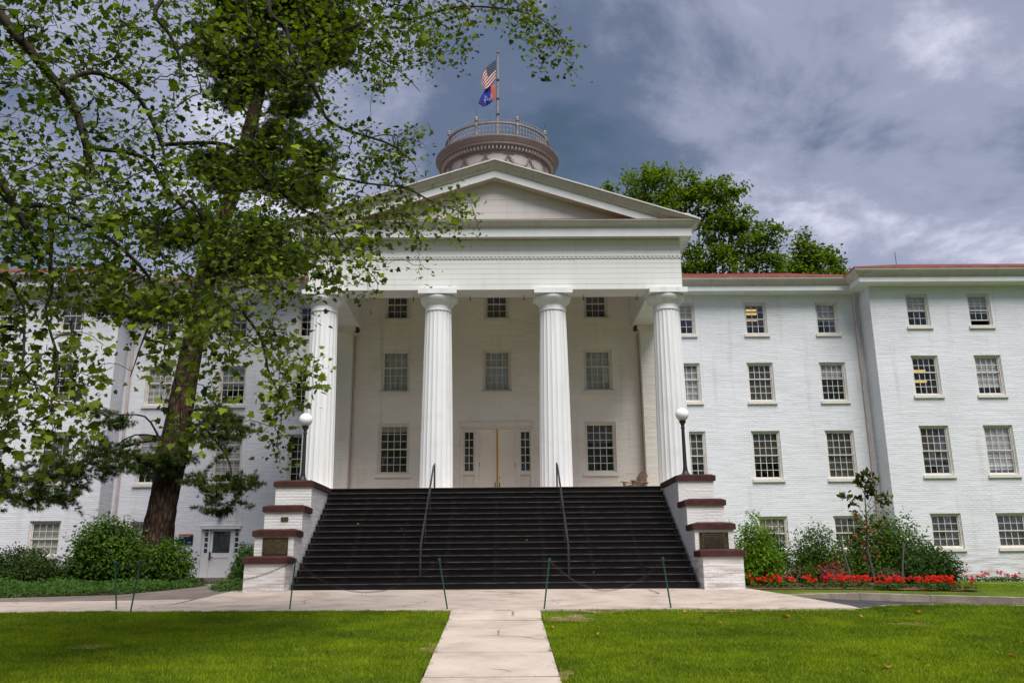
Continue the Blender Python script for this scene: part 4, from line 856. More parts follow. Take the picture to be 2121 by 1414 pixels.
em = MB(); o0 = fo.location
for line in (((1017, 195), (1017, 203), (1014, 209)), ((1005, 200), (1012, 207), (1003, 210)), ((1005, 199), (1004.5, 214)), ((1001, 209), (1012, 208))):
    em.tube([at(u, v, 39.60-.0)-o0 for u, v in line], .035, 5)
em.build('emblem', simple('white_emblem', (.22, .27, .5), .7), fo)

# ------------------------------------------------------------------ stairs, piers, lamps, rails
ZG = -.64; RH = (ZP-ZG)/17; TR = .29; Y1 = 23.10; WS, WO = 5.287, 6.42
st = empty('iron_staircase', (0, Y1, ZG), label='wide black cast-iron staircase with openwork risers up to the portico', cat='stairs')
tread = MB().box(-WS+.004, WS-.004, -.03, TR+.02, RH-.022, RH).mesh('step', M['iron'])
nose = MB().box(-WS+.004, WS-.004, -.038, -.0305, RH-.018, RH-.001).mesh('nosing', M['nosing'])
riser = MB().box(-WS+.004, WS-.004, .0, .012, 0, RH-.0225).mesh('riser', M['riser'])
riser0 = MB().box(-WS+.004, WS-.004, .0, .012, 0, RH-.0225).mesh('riser', M['iron'])
for k in range(17):
    t = link('step', tread, st, loc=(0, k*TR, k*RH)); link('riser', riser0 if k == 0 else riser, t); link('nosing', nose, t)
MB().hexa([(-WS+.01, .30, 0), (WS-.01, .30, 0), (WS-.01, 17*TR, 0), (-WS+.01, 17*TR, 0), (-WS+.01, .30, .04), (WS-.01, .30, .04), (WS-.01, 17*TR, 16*RH), (-WS+.01, 17*TR, 16*RH)]).build('understructure', M['dark'], st)
FR = [22.58, 23.36, 24.19, 25.19]; ZC = [.208, .9125, 1.602, 2.3785]
for s in (-1, 1):
    dz = .082 if s > 0 else 0.
    pr = empty('stair_pier', (s*(WS+WO)/2, 22.6, ZG), label='stepped white brick pier with brownstone copings on the %s of the stairs' % ('right' if s > 0 else 'left'), cat='pier')
    prof = [(FR[0], ZG-.3)]
    for i in range(4):
        prof += [(FR[i], ZC[i]+dz-.15), (FR[i+1] if i < 3 else 27.745, ZC[i]+dz-.15)]
    prof += [(27.745, ZG-.3)]; hw = (WO-WS)/2-.045
    m = MB(); m.prism(prof, lambda a, b: (-hw, a-22.6, b-ZG), lambda a, b: (hw, a-22.6, b-ZG)); m.build('wall', M['brick_pier'], pr)
    for i in range(4):
        y0 = FR[i]-.055-22.6; y1 = (FR[i+1] if i < 3 else 27.74)-22.6-.002; z1 = ZC[i]+dz-ZG; z0 = z1-.149; H = (WO-WS)/2+.015; c = .05
        j = [rng.normal(0, .004) for _ in range(4)]
        MB().hexa([(-H, y0, z0), (H, y0, z0), (H, y1, z0), (-H, y1, z0), (-H, y0, z1+j[0]), (H, y0, z1+j[1]), (H, y1, z1), (-H, y1, z1)]).hexa([(-H+.004, y0+.004, z1-.006), (H-.004, y0+.004, z1-.006), (H-.004, y1-.003, z1-.006), (-H+.004, y1-.003, z1-.006), (-H+.16, y0+.16, z1+.05), (H-.10, y0+.16, z1+.05), (H-.10, y1-.003, z1+.05), (-H+.16, y1-.003, z1+.05)]).build('coping', M['stone'], pr)
    # lamp standing on the top coping
    lp = at(1420, 982, 25.62) if s > 0 else at(627, 993, 25.62); zt = ZC[3]+dz+.045
    la = empty('lamp_post', (lp.x, 25.62, zt), label='black lamp post with white globe on top of the %s pier' % ('right' if s > 0 else 'left'), cat='lamp')
    MB().lathe([(0, 0), (.14, 0), (.14, .03), (.11, .06), (.085, .12), (.07, .18), (.075, .2)], 16).build('base', M['dark'], la, smooth=40)
    MB().lathe([(.07, .18), (.06, .3), (.05, 1.4), (.07, 1.42), (.055, 1.46), (.055, 1.52), (.10, 1.6), (.11, 1.64), (.0, 1.645)], 16).build('post', M['dark'], la, smooth=40)
    gl = MB(); gl.lathe([(.20*math.sin(math.pi*k/14), 1.835-.20*math.cos(math.pi*k/14)) for k in range(15)], 28); gl.build('globe', M['globe'], la, smooth=True)
    # handrail
    x = s*1.99 if s < 0 else 1.965
    hr = empty('handrail', (x, 23.55, ZG+RH), label='black pipe handrail on the %s side of the staircase' % ('right' if s > 0 else 'left'), cat='handrail')
    zt_ = lambda y: (y-23.1)/TR*RH+ZG
    top = [(0, .02, 0), (0, .02, .93), (0, .25, 1.12), (0, 27.75-23.55-.3, zt_(27.45)-ZG-RH+1.02), (0, 27.85-23.55, 3.17-ZG-RH), (0, 27.87-23.55, ZP-ZG-RH)]
    MB().tube(top, .028, 8).build('rail', M['rail'], hr, smooth=True)
    for k in (6, 11):
        y = Y1+k*TR+.14-23.55; MB().tube([(0, y, (k+1)*RH-RH), (0, y, zt_(y+23.55)-ZG-RH+1.05)], .018, 6).build('baluster', M['rail'], hr)

def plaque(name, c, w_, h_, lab, lines, rim=True):
    e = empty(name, c, label=lab, cat='plaque'); MB().box(-w_/2, w_/2, -.022, -.001, 0, h_).build('plate', M['bronze'], e)
    if rim:
        r_ = .02; MB().box(-w_/2, w_/2, -.032, -.0225, 0, r_).box(-w_/2, w_/2, -.032, -.0225, h_-r_, h_).box(-w_/2, -w_/2+r_, -.032, -.0225, r_, h_-r_).box(w_/2-r_, w_/2, -.032, -.0225, r_, h_-r_).build('rim', M['bronze_rim'], e)
    if lines:
        m = MB(); z = h_-.07
        def words(z, x0, x1, hh, lo, hi):
            x = x0
            while x < x1-.02:
                L2 = min(rng.uniform(lo, hi), x1-x); m.box(x, x+L2, -.028, -.0225, z-hh, z); x += L2+rng.uniform(.012, .02)
        if lines == 2:
            words(h_-.06, -w_*.33, w_*.33, .03, .06, .10)
            for k in range(9): words(h_-.125-k*.036, -w_*.34, w_*.35, .022, .03, .11)
            for s in (-1, 1):
                m.hexa([(s*w_*.42-.006, -.03, .10), (s*w_*.42+.006, -.03, .10), (s*w_*.42+.006, -.0225, .10), (s*w_*.42-.006, -.0225, .10), (s*w_*.42-.016, -.03, .33), (s*w_*.42+.016, -.03, .33), (s*w_*.42+.016, -.0225, .33), (s*w_*.42-.016, -.0225, .33)]); m.box(s*w_*.42-.022, s*w_*.42+.022, -.03, -.0225, .335, .40); m.box(s*w_*.42-.013, s*w_*.42+.013, -.03, -.0225, h_-.075, h_-.05)
        for s in (-1, 1):
            for zz_ in (.035, h_-.035): m.tube([(s*(w_/2-.035), -.0225, zz_), (s*(w_/2-.035), -.030, zz_)], .010, 6)
        m.build('lettering' if lines == 2 else 'bolt_heads', M['bronze_text'], e)
p0, p1 = at(543, 1149, FR[1]), at(597.5, 1113, FR[1]); plaque('plaque', ((p0.x+p1.x)/2, FR[1], p0.z), p1.x-p0.x, p1.z-p0.z, 'blank weathered bronze plaque on the left stair pier', 1)
p0, p1 = at(582, 1079, FR[2]), at(597.5, 1070, FR[2]); plaque('plaque', ((p0.x+p1.x)/2, FR[2], p0.z), p1.x-p0.x, p1.z-p0.z, 'small dark plaque high on the left stair pier', 0, False)
p0, p1 = at(1449, 1136, FR[1]), at(1508, 1100, FR[1]); plaque('plaque', ((p0.x+p1.x)/2, FR[1], p0.z+.005), p1.x-p0.x-.02, p1.z-p0.z-.02, 'lettered bronze plaque with torch borders on the right stair pier', 2)

# blue wall sign and light over the side door
p0, p1 = at(369.5, 1126.5, YW), at(401, 1105.5, YW); sw_, sh_ = p1.x-p0.x, p1.z-p0.z
sg = empty('wall_sign', ((p0.x+p1.x)/2, YW, p0.z), label='small navy wall sign with orange top band beside the side door', cat='sign')
MB().box(-sw_/2, sw_/2, -.05, -.002, 0, sh_*.85).build('panel', M['signblue'], sg); MB().box(-sw_/2, sw_/2, -.05, -.002, sh_*.852, sh_).build('band', M['signorange'], sg)
m = MB(); 
for x0, x1, z in ((-.30, .17, .74), (-.30, -.08, .58)):
    x = x0
    while x < x1: m.box(x*sw_/.66, x*sw_/.66+.022, -.054, -.0505, z*sh_, z*sh_+.035); x += .032
m.box(.13*sw_/.66, .27*sw_/.66, -.054, -.0505, .14*sh_, .14*sh_+.03); m.build('lettering', M['signtext'], sg)
p = at(457, 1066, YW); wl = empty('wall_light', (p.x, YW, p.z), label='small dark lantern on the wall above the side door', cat='lamp')
MB().box(-.05, .05, -.04, -.002, -.1, .12).build('bracket', M['dark'], wl); MB().lathe([(0, -.12), (.09, -.1), (.1, .05), (.03, .12), (0, .13)], 8, (0, -.13, 0)).build('lantern', M['dark'], wl)

# ------------------------------------------------------------------ adirondack chair on the porch
def chair(loc, rz, lab):
    c = empty('adirondack_chair', loc, rz, label=lab, cat='chair'); Wd, Wp = M['wood'], M['wood_pale']     # sits facing -Y
    for s in (-1, 1):
        MB().hexa([(s*.27-.02, -.42, 0), (s*.27+.02, -.42, 0), (s*.27+.02, -.33, 0), (s*.27-.02, -.33, 0), (s*.27-.02, -.42, .54), (s*.27+.02, -.42, .54), (s*.27+.02, -.33, .54), (s*.27-.02, -.33, .54)]).build('front_leg', Wd, c)
        MB().hexa([(s*.24-.02, -.42, .24), (s*.24+.02, -.42, .24), (s*.24+.02, .55, .0), (s*.24-.02, .55, .0), (s*.24-.02, -.42, .36), (s*.24+.02, -.42, .36), (s*.24+.02, .50, .10), (s*.24-.02, .50, .10)]).build('seat_rail', Wp, c)
        MB().hexa([(s*.31-.07, -.50, .545), (s*.31+.07, -.50, .545), (s*.33+.03, .42, .50), (s*.29-.03, .42, .50), (s*.31-.07, -.50, .575), (s*.31+.07, -.50, .575), (s*.33+.03, .42, .53), (s*.29-.03, .42, .53)]).build('armrest', Wd, c)
        MB().hexa([(s*.31-.02, -.36, .40), (s*.31+.02, -.36, .40), (s*.31+.02, -.30, .40), (s*.31-.02, -.30, .40), (s*.31-.02, -.42, .54), (s*.31+.02, -.42, .54), (s*.31+.02, -.24, .54), (s*.31-.02, -.24, .54)]).build('arm_bracket', Wd, c)
    for k in range(5):
        y0 = -.43+k*.115; z0 = .375-k*.028; MB().hexa([(-.27, y0, z0), (.27, y0, z0), (.27, y0+.10, z0-.025), (-.27, y0+.10, z0-.025), (-.27, y0, z0+.022), (.27, y0, z0+.022), (.27, y0+.10, z0-.003), (-.27, y0+.10, z0-.003)]).build('seat_slat', Wp, c)
    for k in range(7):
        x = (k-3)*.088; topz = 1.02-.020*(k-3)**2; f = 1.12; yb, yt = .13, .44-.01*abs(k-3)
        MB().hexa([(x-.034, yb, .24), (x+.034, yb, .24), (x+.034, yb+.022, .24), (x-.034, yb+.022, .24), (x*f-.040, yt, topz), (x*f+.040, yt, topz), (x*f+.040, yt+.022, topz), (x*f-.040, yt+.022, topz)]).build('back_slat', Wd, c)
    MB().box(-.34, .34, .36, .40, .46, .53).build('back_rail', Wd, c); MB().box(-.26, .26, -.445, -.425, .22, .36).build('front_apron', Wp, c)
    c.scale = (.88,)*3
    return c
pc = at(1316, 1000, 31.6); chair((pc.x, 31.6, ZP+.002), R(-58), 'weathered wooden slat armchair on the porch before the right window')

# ------------------------------------------------------------------ chain fence along the lawn edge
tops = []
for k, (u, v, u2, v2, nm) in enumerate(((241, 1262, 239, 1165, 'leftmost green chain post, beside the bushes'), (270, 1268, 291, 1163, 'green chain post leaning right before the bushes'), (600, 1262, 612, 1160, 'green chain post standing before the left stair pier'), (927, 1262, 910, 1160, 'green chain post at the left side of the footpath'), (1127, 1262, 1138, 1160, 'green chain post at the right side of the footpath'), (1390, 1260, 1373, 1158, 'green chain post near the right stair pier'))):
    b = gnd(u, v); t = at(u2, v2, b.y+.05)
    e = empty('chain_post', b, label=nm, cat='post', group='chain posts along the lawn edge'); d = t-b
    MB().tube([-d*.06, d], .016, 6).build('stake', M['greenpost'], e); MB().lathe([(0, -.02), (.026, -.01), (.03, .02), (.02, .045), (0, .05)], 8, d).build('cap', M['greenpost'], e, smooth=True)
    tops.append(t)
def chain(a, b, sag, lab):
    a, b = Vector(a), Vector(b); n = max(6, int(((b-a).length+sag*1.2)/.052)); e = MB(); pts = [a.lerp(b, i/n)-Vector((0, 0, sag*4*(i/n)*(1-i/n)))-a for i in range(n+1)]
    for i in range(n):
        p, q = pts[i], pts[i+1]; d = (q-p).normalized(); sd_ = d.cross(Vector((0, 1, 0))).normalized() if i % 2 else Vector((0, 1, 0)); c = (p+q)/2; L2 = (q-p).length*.66
        ring = [c+d*(L2*math.cos(t_))+sd_*(.017*math.sin(t_)) for t_ in [k*math.pi/4 for k in range(8)]]; e.tube(ring+[ring[0]], .0042, 4, cap=False)
    o = e.build('chain', M['chain'], loc=a, label=lab, cat='chain', group='chains along the lawn edge'); return o
chain(tops[0], tops[1], .10, 'short dark chain between the two leftmost posts'); chain(tops[1], tops[2], .42, 'long dark chain sagging past the side door')
chain(tops[2], tops[3], .62, 'dark chain sagging before the left half of the stairs'); chain(tops[4], tops[5], .58, 'dark chain sagging before the right half of the stairs')

# ------------------------------------------------------------------ plants
def lobes_points(lobes, n, shell=.55):
    vol = np.array([l[3]*l[4]*l[5] for l in lobes])**(2/3); k = rng.choice(len(lobes), n, p=vol/vol.sum()); d = norm(rng.normal(size=(n, 3))); L = np.array(lobes)
    r_ = shell+(1-shell)*rng.random(n)**.6; bump = 1+.14*np.sin(d[:, 0]*7+k*2)*np.sin(d[:, 2]*6+k)
    return L[k, :3]+d*L[k, 3:6]*(r_*bump)[:, None], d
def shrub(name, lab, base, lobes, n, size, mat, stem='stem', tmpl=OVAL, nstem=9, cat='bush', up=.5, group=None, cl=7, spread=.9, rstem=.02, shell=.5):
    """woody plant: stems and twigs reaching into the crown, leaves in small sprays"""
    base = Vector(base); e = empty(name, base, label=lab, cat=cat, group=group)
    lobes = [tuple(l) for l in lobes]; n = int(n*1.8); size = size*1.12; nc = max(8, n//cl); P, D = lobes_points(lobes, nc, shell); kp = P[:, 2] > .05; P, D = P[kp], D[kp]; ks = rng.random(len(P)) < .10; P[ks] = P[ks]*np.array([1.08, 1.08, 1])+np.array([0, 0, 1.])*(rng.random((ks.sum(), 1))*.16*P[:, 2].max())
    pos = np.repeat(P, cl, 0)+rng.normal(0, size*spread, (len(P)*cl, 3)); dd = np.repeat(D, cl, 0)
    pos[:, 2] = np.maximum(pos[:, 2], .03)
    nrm = dd*.7+np.array([0, 0, up])+rng.normal(0, .55, pos.shape); tip = dd+rng.normal(0, .6, pos.shape)-np.array([0, 0, .25])
    rv = np.clip(np.repeat(rng.random(len(P)), cl)*.6+rng.random(len(pos))*.4, 0, 1)
    link('foliage', leaf_mesh('foliage', tmpl, pos, nrm, tip, size*rng.uniform(.65, 1.25, len(pos)), M[mat], rv), e)
    sk = Skel(); root = sk.limb([(0, 0, -.05), (0, 0, .08)], rstem*1.4, rstem, sub=1)
    for k in range(nstem):
        l = lobes[k % len(lobes)]; q = np.array(l[:3])+rng.normal(0, .3, 3)*np.array(l[3:6]); s0 = (rng.normal(0, .06), rng.normal(0, .06), .0)
        sk.limb([s0, (q[0]*.45+rng.normal(0, .03), q[1]*.45, q[2]*.55), tuple(q)], rstem, rstem*.4, root=root[0], sub=3)
    sub_ = P[rng.permutation(len(P))[:min(len(P), 160)]]; sk.twigs(sub_, nseg=2, r=.003, droop=.02)
    link('stems', sk.mesh('stems', M[stem], .003, .4, 4), e)
    return e
def gp_(u, v): return gnd(u, v)
def onz(x, y): return (x, y, float(hgt(x, y)))
def px(u1, u2, v1, v2, Y):
    """centre and half sizes of something seen in that pixel box at distance Y"""
    a, b = at(u1, v2, Y), at(u2, v1, Y); return (a.x+b.x)/2, a.z, (b.x-a.x)/2, (b.z-a.z)
def bush(name, lab, u1, u2, vtop, Y, n, size, mat, nl=6, depth=.9, seed=0, **kw):
    x, z, hw, _ = px(u1, u2, 1100, 1200, Y); zb = float(hgt(x, Y)); top = at((u1+u2)/2, vtop, Y).z-zb; r_ = random.Random(seed+int(u1)); lobes = []
    for k in range(nl):
        t = (k+.5)/nl*2-1; f = math.sqrt(max(.12, 1-t*t*.8)); hh = top*f*r_.uniform(.82, 1.05); rx = hw*r_.uniform(.34, .5)
        lobes.append((t*hw*.66, r_.uniform(-.35, .35)*depth, hh*.58, rx, depth*r_.uniform(.5, .75), hh*.44)); lobes.append((t*hw*.62, r_.uniform(-.4, .4)*depth, hh*.30, rx*1.1, depth*.7, hh*.28))
    return shrub(name, lab, (x, Y, zb), lobes, n, size, mat, **kw)
# right-hand bed
bush('bush', 'bright lime-green bush beside the right stair pier', 1512, 1618, 1076, 26.2, 5200, .085, 'lime_leaf', depth=.8)
bush('bush', 'dark green bush behind the lime-green bush', 1575, 1632, 1080, 28.5, 2400, .08, 'dark_leaf', nl=3, depth=.6)
bush('bush', 'loose green bush under the low wing window', 1630, 1750, 1082, 29, 4400, .085, 'bush_leaf', nl=6, depth=.8, spread=1.2)
bush('bush', 'big green bush behind the staked magnolia', 1720, 1955, 1062, 29.5, 10000, .09, 'bush_leaf', nl=8, depth=1.1, spread=1.1)
bush('bush', 'low dark bush at the right end of the flower bed', 1862, 1978, 1122, 28.2, 4400, .085, 'dark_leaf', nl=5, depth=.8)
bush('bush', 'small tuft of green at the pier corner', 1500, 1530, 1072, 29.5, 500, .07, 'bush_leaf', nl=2, depth=.3)
bush('bush', 'low green plant between the dry shrubs', 1662, 1688, 1170, 25.5, 350, .06, 'bush_leaf', nl=2, depth=.25)
bush('azalea', 'crimson flowering azalea among the green bushes', 1694, 1748, 1150, 25.4, 330, .05, 'petal_pink', nl=4, depth=.4, spread=1.6)
def dry(u1, u2, vtop, Y, lab):
    x, z, hw, _ = px(u1, u2, 1100, 1200, Y); zb = -.66; top = at((u1+u2)/2, vtop, Y).z-zb; sk = Skel(); r0 = sk.limb([(0, 0, -.05), (0, 0, .04)], .012, .01, sub=1)
    T = np.stack([rng.uniform(-hw, hw, 90), rng.uniform(-.35, .35, 90), top*rng.uniform(.35, 1, 90)], 1); T[:, 2] *= 1-.35*(T[:, 0]/hw)**2
    for k in range(8):
        a = rng.uniform(0, 6.28); sk.limb([(0, 0, .03), (math.cos(a)*hw*.3, math.sin(a)*.15, top*.4), (math.cos(a)*hw*.6, math.sin(a)*.3, top*.75)], .008, .004, root=r0[1], sub=2)
    sk.twigs(T, nseg=2, r=.0035, droop=.0); e = empty('dry_shrub', (x, Y, zb), label=lab, cat='shrub'); link('branches', sk.mesh('branches', M['deadtwig'], .0035, .35, 4), e)
dry(1613, 1668, 1168, 24.6, 'leafless tan shrub left of the azalea'); dry(1700, 1752, 1172, 24.4, 'leafless tan shrub in front of the azalea'); dry(1812, 1862, 1172, 24.6, 'leafless shrub between the stakes right of the magnolia')
# staked young magnolia
def magnolia():
    Y = 24.9; b = at(1797, 1203, Y); b.z = -.66; e = empty('magnolia_tree', b, label='young magnolia with bronze leaves and yellowing lower leaves, tied to stakes', cat='tree'); sk = Skel(); W_ = lambda u, v, y=Y: tuple(at(u, v, y)-b)
    tr = sk.limb([(0, 0, -.1), W_(1797, 1150), W_(1796, 1090), W_(1793, 1050), W_(1791, 1015), W_(1793, 990)], .030, .008, sub=3)
    for pts in ([(1795, 1070), (1775, 1045), (1757, 1032), (1745, 1028)], [(1794, 1055), (1805, 1030), (1808, 1012)], [(1795, 1062), (1815, 1042), (1832, 1032), (1840, 1038)], [(1792, 1030), (1783, 1005), (1778, 992)], [(1792, 1028), (1802, 1000), (1808, 988)], [(1796, 1095), (1780, 1075), (1770, 1062)], [(1797, 1110), (1815, 1090), (1828, 1082)], [(1797, 1130), (1775, 1120), (1765, 1112)], [(1797, 1140), (1820, 1125), (1835, 1118)]):
        q = [W_(*p_, Y+rng.uniform(-.15, .15)) for p_ in pts]; sk.limb([tuple(sk.p[sk.nearest(q[0])])]+q[1:], .009, .004, root=sk.nearest(q[0]), sub=2)
    ends = [(1780, 990), (1770, 998), (1790, 983), (1800, 988), (1812, 992), (1787, 1000), (1805, 1000), (1745, 1027), (1757, 1031), (1768, 1042), (1780, 1034), (1808, 1012), (1800, 1020), (1815, 1028), (1832, 1030), (1840, 1036), (1825, 1045), (1795, 1010)]
    low = [(1770, 1062), (1778, 1075), (1790, 1085), (1805, 1080), (1828, 1082), (1765, 1112), (1780, 1100), (1812, 1098), (1835, 1118), (1790, 1125), (1800, 1140), (1822, 1152), (1795, 1160)]
    for nm, lst, mat, n in (('foliage', ends, 'mag_leaf', 15), ('yellow_leaves', low, 'mag_brown', 3), ('lower_foliage', low, 'mag_leaf', 8)):
        P = np.array([W_(*p_, Y+rng.uniform(-.2, .2)) for p_ in lst]); pos = np.repeat(P, n, 0)+rng.normal(0, .05, (len(P)*n, 3)); d = norm(rng.normal(size=pos.shape)+np.array([0, 0, .4])); link(nm, leaf_mesh(nm, OVAL, pos, norm(rng.normal(size=pos.shape)+np.array([0, -.3, .6])), d, rng.uniform(.13, .20, len(pos)), M[mat]), e)
    link('trunk', sk.mesh('trunk', M['stem'], .003, .4, 6), e)
magnolia()
for (u, v, u2, v2, lab) in ((1767, 1200, 1738, 1113, 'leaning grey stake left of the magnolia'), (1814, 1198, 1796, 1135, 'pale stake against the magnolia trunk'), (1866, 1200, 1872, 1124, 'upright grey stake right of the magnolia')):
    b = at(u, v, 24.3); b.z = -.67; t = at(u2, v2, 24.5); MB().tube([Vector((0, 0, -.1)), (t-b)*.5, t-b], .028, 6).build('tree_stake', M['stake'], loc=b, label=lab, cat='stake')
# geraniums
def head_mesh(seed):
    g = np.random.default_rng(seed); d = norm(g.normal(size=(46, 3))+np.array([0, 0, .35])); return leaf_mesh('flower_head', OVAL, d*.055, d, norm(np.cross(d, g.normal(size=d.shape))), np.full(46, .055), M['petal'], g.random(46))
def gfol_mesh(seed):
    g = np.random.default_rng(seed); n = 70; a = g.random(n)*6.283; r_ = .17*np.sqrt(g.random(n)); pos = np.stack([r_*np.cos(a), r_*np.sin(a), .03+.16*g.random(n)*(1-(r_/.2)**2)], 1); d = np.stack([np.cos(a), np.sin(a), np.zeros(n)], 1)
    return leaf_mesh('leaves', (OVAL[0]*np.array([1.9, .8, 1]), OVAL[1]), pos, d*.4+np.array([0, 0, 1.])+g.normal(0, .3, (n, 3)), d+g.normal(0, .5, (n, 3)), g.uniform(.05, .09, n), M['gran_leaf'], g.random(n))
heads = [head_mesh(k) for k in range(4)]; gfol = [gfol_mesh(k+20) for k in range(4)]
def geranium(x, y, z, lab, grp, big=1., nh=None):
    e = empty('geranium', (x, y, z), rng.uniform(0, 6.28), label=lab, cat='flower', group=grp); e.scale = (big,)*3
    link('leaves', gfol[rng.integers(4)], e)
    for k in range(nh or int(rng.integers(3, 6))):
        a = rng.uniform(0, 6.28); r_ = rng.uniform(.02, .20); h = link('flower_head', heads[rng.integers(4)], e, loc=(r_*math.cos(a), r_*math.sin(a), rng.uniform(.15, .34))); h.scale = (rng.uniform(.45, .85),)*3
for k, x in enumerate(np.linspace(6.95, 9.6, 15)):
    y = 23.3+rng.uniform(-.35, 1.3)-.12*(x-7); geranium(x+rng.uniform(-.08, .08), y, -.67, 'red geranium in the sparse part of the mulch bed', 'geraniums in the mulch bed, left part', .95)
for k in range(34):
    x = rng.uniform(9.6, 12.0); y = 22.45+rng.uniform(0, 2.2)-.12*(x-9.6); geranium(x, y, -.69-.006*(x-6.5)+.015, 'red geranium in the dense right-hand drift of the mulch bed', 'geraniums in the mulch bed, right part', .9)
for k, u in enumerate((1962, 1985, 2002, 2022, 2035, 2046, 2057, 2070, 2083, 2098, 2108, 2116)):
    p = at(u, 1204, 34.9); geranium(p.x, 34.9+rng.uniform(-.15, .15), float(hgt(p.x, 34.9))-.01, 'red geranium in the row along the right pavilion wall', 'geraniums along the wall', 1.15, 2)
# left-hand beds
bush('bush', 'tall leafy green bush left of the pine trunk', 135, 305, 1058, 27.2, 8200, .10, 'bush_leaf', nl=8, depth=1.0, spread=1.0)
bush('bush', 'leafy green bush right of the pine trunk', 300, 402, 1108, 27.6, 3600, .10, 'bush_leaf', nl=5, depth=.8, spread=1.1)
bush('hedge', 'dark spreading yew hedge at the left edge', -60, 160, 1132, 27.5, 9500, .075, 'yew_leaf', nl=9, depth=1.2, tmpl=DIAM)
bush('boxwood', 'clipped dark boxwood between the side door and pier', 483, 545, 1127, 28.5, 9000, .06, 'ivy_leaf', nl=5, depth=.8, tmpl=DIAM, spread=.7)
def cover(name, lab, inside, x0, x1, y0, y1, n, size, mat, hmax):
    X_ = rng.uniform(x0, x1, n*2); Y_ = rng.uniform(y0, y1, n*2); k = inside(X_, Y_); X_, Y_ = X_[k][:n], Y_[k][:n]; e = edge_d(X_, Y_) if False else 1
    hh = hmax*(.55+.45*np.sin(X_*3.1+1)*np.sin(Y_*2.3))
    pos = np.stack([X_, Y_, hgt(X_, Y_)+hh*rng.random(len(X_))], 1); nr = rng.normal(0, .5, pos.shape)+np.array([0, -.35, 1]); tp = rng.normal(size=pos.shape)*np.array([1, 1, .3])
    link(name, leaf_mesh(name, OVAL, pos, nr, tp, size*rng.uniform(.6, 1.3, len(pos)), M[mat]), label=lab, cat='ground cover', kind='stuff')
ivx = [-32, -11.92, -9.37, -8.7, -8.4]; ivy_y = [21.35, 21.65, 22.25, 23.3, 26.1]
cover('ivy_ground_cover', 'low dark green ground cover before the left bushes', lambda x, y: y > np.interp(x, ivx, ivy_y)+.06*np.sin(x*5)+np.where(y > 26, np.maximum(0, (x+10.5))*3, 0), -17, -8.35, 21.4, 28, 30000, .075, 'ivy_leaf', .24)
cover('ivy_ground_cover', 'small patch of ground cover at the foot of the left pier', lambda x, y: (x > np.interp(y, [22.8, 24, 28, 34], [-7.1, -7.7, -8.2, -9.6])) & (x < -6.5), -9.6, -6.5, 22.85, 30, 6500, .07, 'ivy_leaf', .26)

# ------------------------------------------------------------------ trees behind the building
def in_poly(P, poly):
    x, y = P[:, 0], P[:, 1]; k = np.zeros(len(P), bool); n = len(poly)
    for i in range(n):
        (x1, y1), (x2, y2) = poly[i], poly[(i+1) % n]; c = ((y1 > y) != (y2 > y)) & (x < (x2-x1)*(y-y1)/((y2-y1) or 1e-9)+x1); k ^= c
    return k
def poly_points(poly, n):
    P = np.array(poly, float); lo, hi = P.min(0), P.max(0); out = np.zeros((0, 2))
    while len(out) < n:
        q = lo+(hi-lo)*rng.random((n*3, 2)); out = np.concatenate([out, q[in_poly(q, poly)]])
    return out[:n]
def far_tree(lab, trunk_xy, blobs, Y, nclus, nleaf, lsize, mat='maple_leaf', trunk_r=.3, group=None):
    """blobs: (u, v, ru, rv) rounded foliage masses; the crown has real depth"""
    zb = float(hgt(*trunk_xy)); b = Vector((trunk_xy[0], trunk_xy[1], zb)); e = empty('tree', b, label=lab, cat='tree', group=group); T = []
    wts = np.array([q[2]*q[3] for q in blobs], float); wts /= wts.sum(); sk = Skel()
    top = at(np.mean([q[0] for q in blobs]), np.mean([q[1] for q in blobs])+30, Y)-b
    tr = sk.limb([(0, 0, -.2), (0.1, 0, top.z*.35), tuple(top*.62)], trunk_r, trunk_r*.5, sub=4)
    for k, (u, v, ru, rv) in enumerate(blobs):
        n = max(4, int(nclus*wts[k])); m_ = FPX/Y
        d = norm(rng.normal(size=(n, 3))); r_ = .35+.65*rng.random(n)**.5; c = at(u, v, Y)-b; q = np.array(c)+d*np.array([ru/m_, max(ru, rv)/m_*.9, rv/m_])*r_[:, None]
        T.append(q); sk.limb([tuple(sk.p[tr[-1-(k % 3)]]), tuple((np.array(top*.62)+np.array(c))/2+rng.normal(0, .3, 3)-np.array([0, 0, .2])), tuple(np.array(c)+rng.normal(0, .2, 3))], trunk_r*.32, .04, root=tr[-1-(k % 3)], sub=3)
    T = np.concatenate(T); sk.twigs(T, droop=.05, wob=.15, nseg=3, r=.012, zpref=2.)
    link('trunk', sk.mesh('trunk', M['twig'], .012, .45, 5), e)
    pos = np.repeat(T, nleaf, 0); nn = len(pos); off = rng.normal(0, 1, (nn, 3))*np.array([.30, .30, .20]); pos = pos+off
    nr = norm(rng.normal(0, .7, (nn, 3))+np.array([0, -.1, 1.])); tp = rng.normal(size=(nn, 3))-np.array([0, 0, .6])
    rv_ = np.clip(np.repeat(rng.random(len(T)), nleaf)*.55+.45*rng.random(nn), 0, 1)
    link('crown', leaf_mesh('crown', OVAL, pos, nr, tp, lsize*rng.uniform(.7, 1.3, nn), M[mat], rv_), e)
    return e
